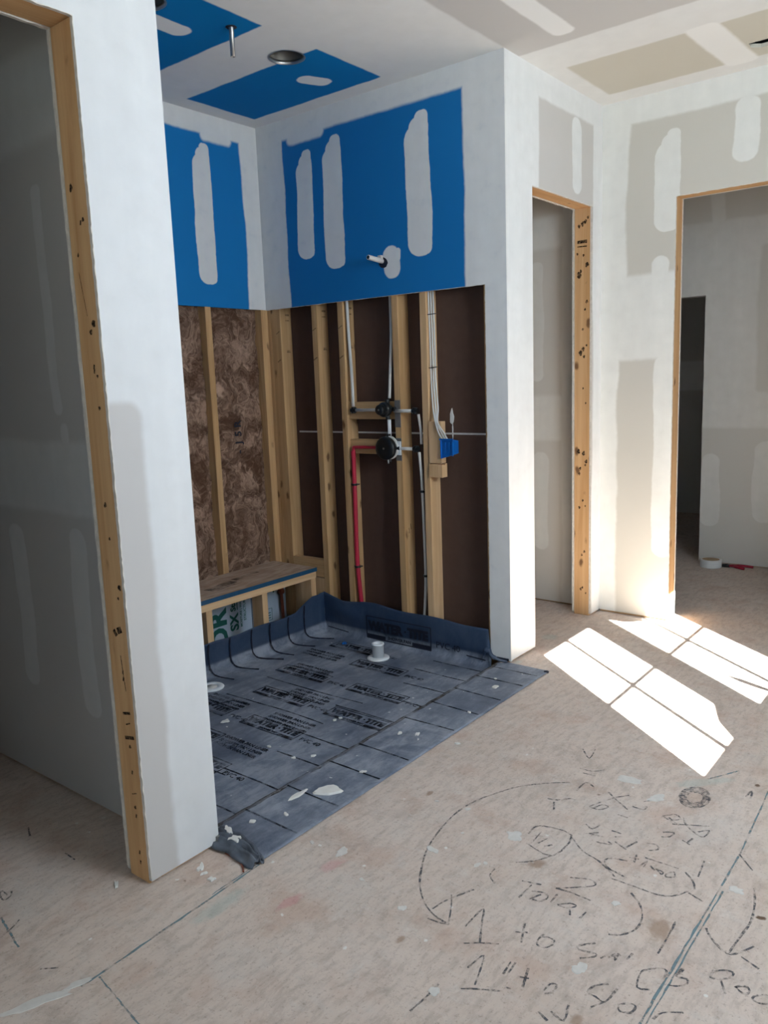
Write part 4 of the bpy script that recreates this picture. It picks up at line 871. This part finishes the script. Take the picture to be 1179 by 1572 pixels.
# ------------------------------------------------------------------ floor writing and chalk lines
STROKES = [[(-0.897,-0.732),(-0.951,-0.665),(-1.019,-0.604),(-1.086,-0.57),(-1.172,-0.536),(-1.264,-0.522),(-1.37,-0.532),(-1.485,-0.559),(-1.585,-0.607),(-1.645,-0.647),(-1.693,-0.696),(-1.72,-0.746),(-1.728,-0.795)],[(-1.728,-0.795),(-1.674,-0.767),(-1.624,-0.736)],[(-1.74,-0.739),(-1.736,-0.771),(-1.729,-0.797)],[(-1.71,-0.834),(-1.666,-0.833),(-1.625,-0.836),(-1.67,-0.859),(-1.738,-0.894)],[(-1.764,-0.864),(-1.741,-0.893),(-1.716,-0.935)],[(-1.613,-0.949),(-1.68,-0.976)],[(-1.655,-0.946),(-1.64,-0.972)],[(-1.622,-1.008),(-1.646,-1.004),(-1.664,-1.011),(-1.664,-1.03),(-1.643,-1.041),(-1.627,-1.037),(-1.626,-1.019),(-1.639,-1.004)],[(-1.579,-1.123),(-1.608,-1.095),(-1.622,-1.1),(-1.612,-1.137),(-1.624,-1.139),(-1.648,-1.114)],[(-1.62,-1.153),(-1.607,-1.159)],[(-1.609,-1.168),(-1.585,-1.174),(-1.608,-1.183),(-1.58,-1.181)],[(-1.598,-1.171),(-1.582,-1.188)],[(-1.59,-1.204),(-1.561,-1.208)],[(-1.828,-0.916),(-1.801,-0.919),(-1.771,-0.925),(-1.815,-0.943),(-1.864,-0.958)],[(-1.892,-0.938),(-1.871,-0.969),(-1.845,-1.016)],[(-1.752,-0.988),(-1.798,-0.993)],[(-1.748,-0.998),(-1.792,-1.002)],[(-1.831,-1.016),(-1.826,-1.03)],[(-1.746,-1.031),(-1.807,-1.049)],[(-1.785,-1.023),(-1.775,-1.048)],[(-1.795,-1.097),(-1.782,-1.11),(-1.756,-1.108),(-1.762,-1.095),(-1.788,-1.092)],[(-1.686,-1.201),(-1.707,-1.179),(-1.735,-1.173),(-1.738,-1.193),(-1.739,-1.216),(-1.688,-1.222)],[(-1.739,-1.216),(-1.772,-1.197)],[(-1.593,-1.254),(-1.611,-1.246),(-1.658,-1.256),(-1.648,-1.282)],[(-1.593,-1.254),(-1.571,-1.276),(-1.571,-1.292),(-1.601,-1.294)],[(-1.569,-1.312),(-1.548,-1.316),(-1.544,-1.322),(-1.574,-1.314),(-1.569,-1.337),(-1.584,-1.342),(-1.605,-1.324),(-1.613,-1.302)],[(-1.506,-1.378),(-1.533,-1.379),(-1.524,-1.401),(-1.503,-1.416),(-1.488,-1.414),(-1.493,-1.396),(-1.509,-1.379)],[(-1.526,-1.398),(-1.564,-1.419)],[(-1.529,-1.43),(-1.541,-1.45),(-1.53,-1.46),(-1.516,-1.453),(-1.523,-1.438),(-1.533,-1.431)],[(-1.515,-1.494),(-1.532,-1.474),(-1.546,-1.471),(-1.55,-1.485),(-1.541,-1.501)],[(-1.141,-1.374),(-1.201,-1.391),(-1.284,-1.402),(-1.36,-1.395),(-1.432,-1.389)],[(-1.371,-1.32),(-1.4,-1.34),(-1.434,-1.386),(-1.413,-1.409),(-1.372,-1.431)],[(-1.425,-1.416),(-1.443,-1.459)],[(-1.345,-1.119),(-1.381,-1.158),(-1.427,-1.18),(-1.476,-1.182),(-1.515,-1.161),(-1.531,-1.135)],[(-1.441,-0.949),(-1.395,-1.006),(-1.367,-1.03),(-1.354,-1.006),(-1.376,-0.96)],[(-1.441,-0.949),(-1.435,-0.988),(-1.436,-1.047)],[(-1.502,-0.965),(-1.463,-0.964)],[(-1.464,-0.86),(-1.45,-0.911)],[(-1.465,-0.89),(-1.533,-0.888)],[(-1.524,-0.912),(-1.487,-0.93)],[(-1.49,-0.903),(-1.476,-0.934),(-1.489,-0.95),(-1.511,-0.942),(-1.519,-0.919)],[(-1.501,-0.983),(-1.477,-1.008),(-1.478,-1.026),(-1.498,-1.009),(-1.503,-0.986)],[(-1.497,-1.017),(-1.52,-1.028)],[(-1.517,-1.053),(-1.485,-1.056)],[(-1.251,-0.765),(-1.192,-0.772),(-1.185,-0.874),(-1.313,-0.875),(-1.298,-0.785)],[(-1.28,-0.796),(-1.218,-0.791)],[(-1.279,-0.812),(-1.241,-0.823)],[(-1.283,-0.835),(-1.263,-0.85)],[(-1.247,-0.785),(-1.239,-0.812)],[(-1.193,-0.878),(-1.242,-0.936),(-1.26,-0.992),(-1.304,-1.058)],[(-1.316,-1.053),(-1.314,-1.116),(-1.313,-1.176),(-1.296,-1.212),(-1.252,-1.239)],[(-1.174,-1.205),(-1.204,-1.236),(-1.236,-1.25)],[(-1.278,-1.019),(-1.283,-1.049),(-1.289,-1.079)],[(-1.214,-1.058),(-1.233,-1.009),(-1.264,-1.013),(-1.282,-1.039)],[(-1.259,-1.241),(-1.274,-1.283)],[(-1.196,-1.056),(-1.188,-1.081)],[(-1.169,-1.068),(-1.211,-1.075)],[(-1.215,-1.095),(-1.186,-1.103),(-1.217,-1.105)],[(-1.2,-1.117),(-1.214,-1.135)],[(-1.204,-1.136),(-1.209,-1.156),(-1.221,-1.156),(-1.204,-1.136)],[(-1.214,-1.166),(-1.191,-1.18),(-1.212,-1.188),(-1.225,-1.17),(-1.214,-1.166)],[(-1.171,-1.092),(-1.169,-1.186)],[(-1.104,-0.883),(-1.118,-0.91),(-1.085,-0.921)],[(-1.147,-0.913),(-1.139,-0.955)],[(-1.176,-0.946),(-1.165,-0.99),(-1.155,-0.976)],[(-1.144,-0.992),(-1.164,-1.034)],[(-1.159,-1.027),(-1.107,-1.045)],[(-1.099,-1.07),(-1.091,-1.096),(-1.112,-1.108),(-1.132,-1.087)],[(-1.094,-0.961),(-1.094,-0.991)],[(-1.12,-0.982),(-1.107,-1.001)],[(-1.153,-0.905),(-1.126,-0.934)],[(-0.885,-0.863),(-0.912,-0.896),(-0.954,-0.955)],[(-0.867,-0.926),(-0.918,-0.887),(-1.004,-0.849)],[(-1.004,-0.849),(-1.005,-0.881),(-0.973,-0.9),(-0.972,-0.878),(-1.009,-0.862)],[(-0.998,-0.941),(-0.999,-0.973)],[(-0.927,-0.96),(-0.926,-0.996),(-0.902,-0.997)],[(-0.879,-0.978),(-0.853,-1.0)],[(-0.929,-1.057),(-0.898,-1.086),(-0.917,-1.107),(-0.939,-1.081),(-0.929,-1.057)],[(-0.957,-1.096),(-0.907,-1.19)],[(-0.902,-1.112),(-0.941,-1.134),(-0.974,-1.178),(-0.972,-1.195),(-0.93,-1.197),(-0.957,-1.172)],[(-1.016,-1.088),(-1.0,-1.116),(-1.03,-1.112),(-1.043,-1.093)],[(-1.025,-1.148),(-1.037,-1.174)],[(-0.999,-1.171),(-1.034,-1.164)],[(-0.927,-1.076),(-0.955,-1.115)],[(-1.034,-0.718),(-1.025,-0.748),(-0.993,-0.778),(-0.993,-0.795)],[(-1.04,-0.744),(-1.084,-0.766)],[(-0.934,-0.773),(-0.867,-0.776),(-0.882,-0.811)],[(-0.786,-0.716),(-0.783,-0.762),(-0.748,-0.793)],[(-0.812,-0.739),(-0.808,-0.784)],[(-0.644,-0.663),(-0.701,-0.713),(-0.619,-0.701)],[(-1.46,-0.772),(-1.493,-0.776),(-1.519,-0.807)],[(-1.833,-1.132),(-1.841,-1.166),(-1.794,-1.155)],[(-1.849,-1.11),(-1.861,-1.138)],[(-1.731,-1.242),(-1.715,-1.257),(-1.713,-1.274),(-1.737,-1.272),(-1.746,-1.251),(-1.731,-1.242)],[(-1.726,-1.317),(-1.697,-1.327),(-1.671,-1.363)],[(-2.012,-0.884),(-1.958,-0.889),(-1.909,-0.89)],[(-1.572,-0.774),(-1.646,-0.74),(-1.702,-0.728)],[(-1.4,-0.805),(-1.363,-0.845),(-1.316,-0.872)],[(-0.668,-1.233),(-0.615,-1.239),(-0.67,-1.248)],[(-1.005,-1.302),(-1.063,-1.351)],[(-1.391,-1.252),(-1.446,-1.255),(-1.527,-1.256)],[(-1.092,-1.232),(-1.176,-1.24)],[(-0.736,-1.142),(-0.769,-1.146),(-0.801,-1.14),(-0.823,-1.124),(-0.831,-1.104),(-0.822,-1.082),(-0.799,-1.066),(-0.766,-1.057),(-0.732,-1.06),(-0.705,-1.074),(-0.692,-1.094),(-0.697,-1.117),(-0.719,-1.135)],[(-0.791,-1.137),(-0.813,-1.125),(-0.822,-1.107),(-0.818,-1.088),(-0.8,-1.072),(-0.772,-1.063),(-0.742,-1.064),(-0.716,-1.074),(-0.702,-1.091),(-0.703,-1.111),(-0.719,-1.129),(-0.745,-1.14),(-0.775,-1.141)],[(-0.814,-1.11),(-0.812,-1.092),(-0.799,-1.078),(-0.777,-1.069),(-0.751,-1.068),(-0.727,-1.075),(-0.712,-1.09),(-0.71,-1.107),(-0.721,-1.123),(-0.742,-1.134),(-0.768,-1.137),(-0.792,-1.131),(-0.809,-1.119)],[(-0.797,-1.083),(-0.779,-1.074),(-0.758,-1.072),(-0.737,-1.078),(-0.723,-1.089),(-0.718,-1.104),(-0.725,-1.118),(-0.741,-1.128),(-0.762,-1.132),(-0.783,-1.128),(-0.799,-1.118),(-0.806,-1.105),(-0.803,-1.09)],[(-0.763,-1.077),(-0.746,-1.08),(-0.733,-1.089),(-0.727,-1.102),(-0.73,-1.114),(-0.741,-1.123),(-0.758,-1.127),(-0.775,-1.125),(-0.789,-1.118),(-0.797,-1.106),(-0.797,-1.094),(-0.788,-1.083),(-0.773,-1.077)],[(-2.332,0.259),(-2.332,0.293),(-2.345,0.277),(-2.349,0.248),(-2.329,0.25),(-2.316,0.27)],[(-2.365,0.132),(-2.394,0.116),(-2.43,0.104)],[(-2.427,-0.088),(-2.399,-0.12)],[(-2.119,0.551),(-2.143,0.495)],[(-2.128,0.316),(-2.13,0.26)]]
bm = bmesh.new()
for s in STROKES:
    if len(s) > 1:
        P = catmull([(a, b, 0) for a, b in s], 3) if len(s) > 2 else [Vector((*s[0], 0)), Vector((*s[1], 0))]
        ribbon(bm, P, .0052, (0, 0, 1), .0009, .35)
decal(floor, bm, M['marker'])
bm = bmesh.new()
def chalk(p0, p1, w=.004, off=(0, 0)):
    n = 24; p = [(p0[0] + (p1[0] - p0[0]) * i / n + random.uniform(-.001, .001), p0[1] + (p1[1] - p0[1]) * i / n + random.uniform(-.001, .001), 0) for i in range(n + 1)]; ribbon(bm, p, w, (0, 0, 1), .0007, .4)
chalk((-1.83, -.210), (-2.40, -.222), .006); chalk((-1.83, -.202), (-2.0, -.205), .003)
chalk((-0.2, -1.262), (-0.99, -1.303), .005); chalk((-.99, -1.303), (-1.80, -1.298), .0055); chalk((-1.2, -1.312), (-1.80, -1.309), .004)
chalk((-2.357, -.226), (-2.39, -.45), .004); chalk((-2.39, .18), (-2.42, .03), .005); chalk((-.5, -1.17), (-.62, -1.10), .006)
decal(floor, bm, M['chalk'])
SPL = [(-2.48, -.185, .085, .014, -.42), (-2.40, -.205, .030, .010, -.3), (-1.283, -.736, .030, .022), (-.769, -.885, .045, .022), (-.832, -1.003, .03, .02), (-1.472, -.722, .014, .007), (-1.451, -.736, .008, .006), (-1.484, -.578, .020, .010), (-1.744, -.662, .013, .010),
       (-1.235, -.539, .010, .008), (-1.644, -.365, .026, .016), (-1.659, -.256, .012, .006), (-1.176, -1.34, .018, .014), (-1.408, -1.104, .012, .010), (-1.678, -1.128, .020, .016), (-1.933, -.894, .012, .012), (-1.712, -.495, .008, .006), (-1.25, -.43, .008, .005), (-1.36, -.60, .006, .005)]
bm = bmesh.new()
for i, (x, y, a, b, *rr) in enumerate(SPL): blob(bm, x, y, a, b, .0003, .0010, i * 1.37, 22, rr[0] if rr else i * .7 - .4, .28)
decal(floor, bm, M['splat'])

# loose scraps: each its own thing
def scrap(x, y, z, a, b, rot, label, seed, group, h=.004, mat='chip', jag=.42):
    bm = bmesh.new(); blob(bm, x, y, a, b, z, h, seed, 16, rot, jag)
    return tag(obj('compound_scrap', bm, M[mat], origin=(x, y, z)), label, 'scrap', group)
LZ = .0062; PZ = Z0 + .0035; G1 = 'compound scraps on the pan liner'
scrap(-1.412, -.098, LZ, .050, .028, -.75, 'largest oval white compound scrap on the front strip of the liner', 1.0, None, .006, jag=.25)
scrap(-1.498, -.032, LZ, .046, .010, .0, 'thin pointed white scrap beside the large oval scrap on the liner strip', 2.0, None, .005)
for i, (x, y, l) in enumerate(((-1.170, .713, 'jagged white flake on the pan liner near the round flange'), (-.874, .325, 'small white crumb on the pan liner below the drain'),
        (-1.246, .232, 'small white crumb midway along the pan liner'), (-1.193, .182, 'small white crumb near the step of the pan liner'), (-.905, .33, 'tiny white crumb next to the crumb below the drain'),
        (-1.233, .382, 'pale flake near the repeated lettering of the pan liner'))):
    scrap(x, y, PZ, .010 + .012 * (i == 0), .007 + .006 * (i == 0), i * .9, l, 3.0 + i, None)
for i, (x, y, a, l) in enumerate(((-.316, -.098, .020, 'white flake on the liner strip closest to the right pillar'), (-.23, -.05, .008, 'small white crumb on the liner strip just above the flake by the right pillar'), (-.865, -.258, .011, 'white crumb just off the liner edge on the floor'),
        (-.894, -.093, .014, 'white flake at the middle of the liner strip'), (-.608, -.150, .009, 'white crumb on the right half of the liner strip'), (-1.247, -.109, .012, 'pale smear scrap right of the large oval scrap'),
        (-.924, -.03, .012, 'curled white scrap at the upper edge of the liner strip'), (-1.60, -.085, .010, 'pale looped scrap left of the thin pointed scrap'), (-1.69, -.03, .012, 'small white sliver near the folded corner'))):
    scrap(x, y, LZ if y > -.2 else .001, a, a * .6, i * 1.1, l, 12.0 + i, None)
for i, (x, y, a, b, l) in enumerate(((-1.94, -.082, .020, .009, 'white angular scrap on the floor at the foot of the left pillar'), (-1.952, -.112, .012, .005, 'thin white sliver on the floor below the angular scrap'),
        (-1.957, -.152, .010, .009, 'round white crumb on the floor in front of the left pillar'), (-2.129, .051, .020, .005, 'thin white sliver on the floor inside the left doorway'))):
    scrap(x, y, .0008, a, b, .6 - i * .9, l, 22.0 + i, None)
for i, (x, y, l) in enumerate(((-1.795, -.035, 'white compound lump on top of the folded liner corner'), (-1.815, -.09, 'second white compound lump lower on the folded liner corner'), (-1.835, -.01, 'white compound lump squeezed between pillar and folded liner'))):
    scrap(x, y, .028, .020, .012, 1.2 + i, l, 31.0 + i, None, .008)
scrap(-.129, .952, PZ, .014, .010, .3, 'small bright blue crumb on the liner left of the white drain', 41.0, None, .009, 'blue_box')
bm = bmesh.new(); tube(bm, catmull([(-1.85, -.085, .003), (-1.853, -.13, .003), (-1.862, -.17, .003), (-1.882, -.20, .003)], 4), .003, 6)
tag(obj('bent_twig', bm, M['copper'], origin=(-1.85, -.085, .0)), 'thin brown bent strip on the floor beside the folded liner corner', 'strip')
# tape roll and pliers in the far room
tr = thing('tape_roll', 'white roll of drywall tape lying on the floor by the dark opening', 'tape roll', (2.415, -.215, 0))
bm = bmesh.new(); lathe(bm, [(.058, 0), (.070, 0), (.071, .004), (.071, .050), (.070, .054), (.058, .054), (.057, .050), (.057, .004)], (2.415, -.215, 0.0005), (0, 0, 1), 36)
bmesh.ops.remove_doubles(bm, verts=bm.verts, dist=1e-5); obj('paper_tape', bm, M['tape_paper'], tr, sm=True)
bm = bmesh.new(); lathe(bm, [(.053, .002), (.0568, .002), (.0568, .052), (.053, .052), (.053, .002)], (2.415, -.215, 0.0005), (0, 0, 1), 30); obj('core', bm, M['card'], tr, sm=True)
pr = thing('pliers', 'pliers with dark red grips lying beside the tape roll', 'pliers', (2.46, -.37, 0))
bm = bmesh.new(); tube(bm, catmull([(2.45, -.325, .010), (2.44, -.36, .012), (2.425, -.40, .011), (2.41, -.435, .010)], 5), [.006] * 6 + [.009] * 10, 8); obj('grip', bm, M['red_grip'], pr, sm=True)
bm = bmesh.new(); tube(bm, catmull([(2.455, -.325, .012), (2.475, -.37, .013), (2.485, -.43, .012), (2.485, -.475, .010)], 5), [.006] * 6 + [.009] * 10, 8); obj('grip', bm, M['red_grip'], pr, sm=True)
bm = bmesh.new(); lathe(bm, [(0, 0), (.014, 0), (.014, .016), (0, .016)], (2.452, -.318, .002), (0, 0, 1), 16); tube(bm, [(2.452, -.318, .011), (2.447, -.285, .010), (2.442, -.262, .008)], [.013, .010, .004], 8); obj('jaw', bm, M['steel'], pr)
# unseen cutouts added at the small windows to shape the sun patches
def sunback(x, y, yw=-2.690):
    t = (y - yw) / SUN.y; return (x - SUN.x * t, yw, -SUN.z * t)
def sill(name, pts, label):
    P = [sunback(*p) for p in pts]; bm = bmesh.new()
    a = [bm.verts.new(p) for p in P]; b = [bm.verts.new((p[0], p[1] - .004, p[2])) for p in P]; n = len(P)
    bm.faces.new(a); bm.faces.new(b[::-1])
    for i in range(n): j = (i + 1) % n; bm.faces.new((a[i], b[i], b[j], a[j]))
    return tag(obj(name, bm, M['card'], origin=P[0]), label, 'added sun blocker')
sill('added_sun_cutout', [(-.03, -1.085), (-.262, -1.085), (-.13, -.99), (.02, -.93), (.10, -.87), (.16, -.806), (.19, -.80)], 'curved cutout added out of view to notch the sun patch of the first small window')
sill('added_sun_flap', [(.885, -.03), (.893, -.20), (.925, -.245), (.965, -.285), (1.01, -.262), (1.05, -.235), (1.40, -.235), (1.40, -.03)], 'jagged cutout added out of view to block sun at the top corner of the second small window')
sill('added_sun_sliver', [(.385, -.875), (.375, -.94), (.335, -1.03), (.305, -1.095), (.275, -1.095), (.300, -1.02), (.335, -.94)], 'thin bent cutout added out of view to cut a sliver from the sun patch, on the sill of the second small window')
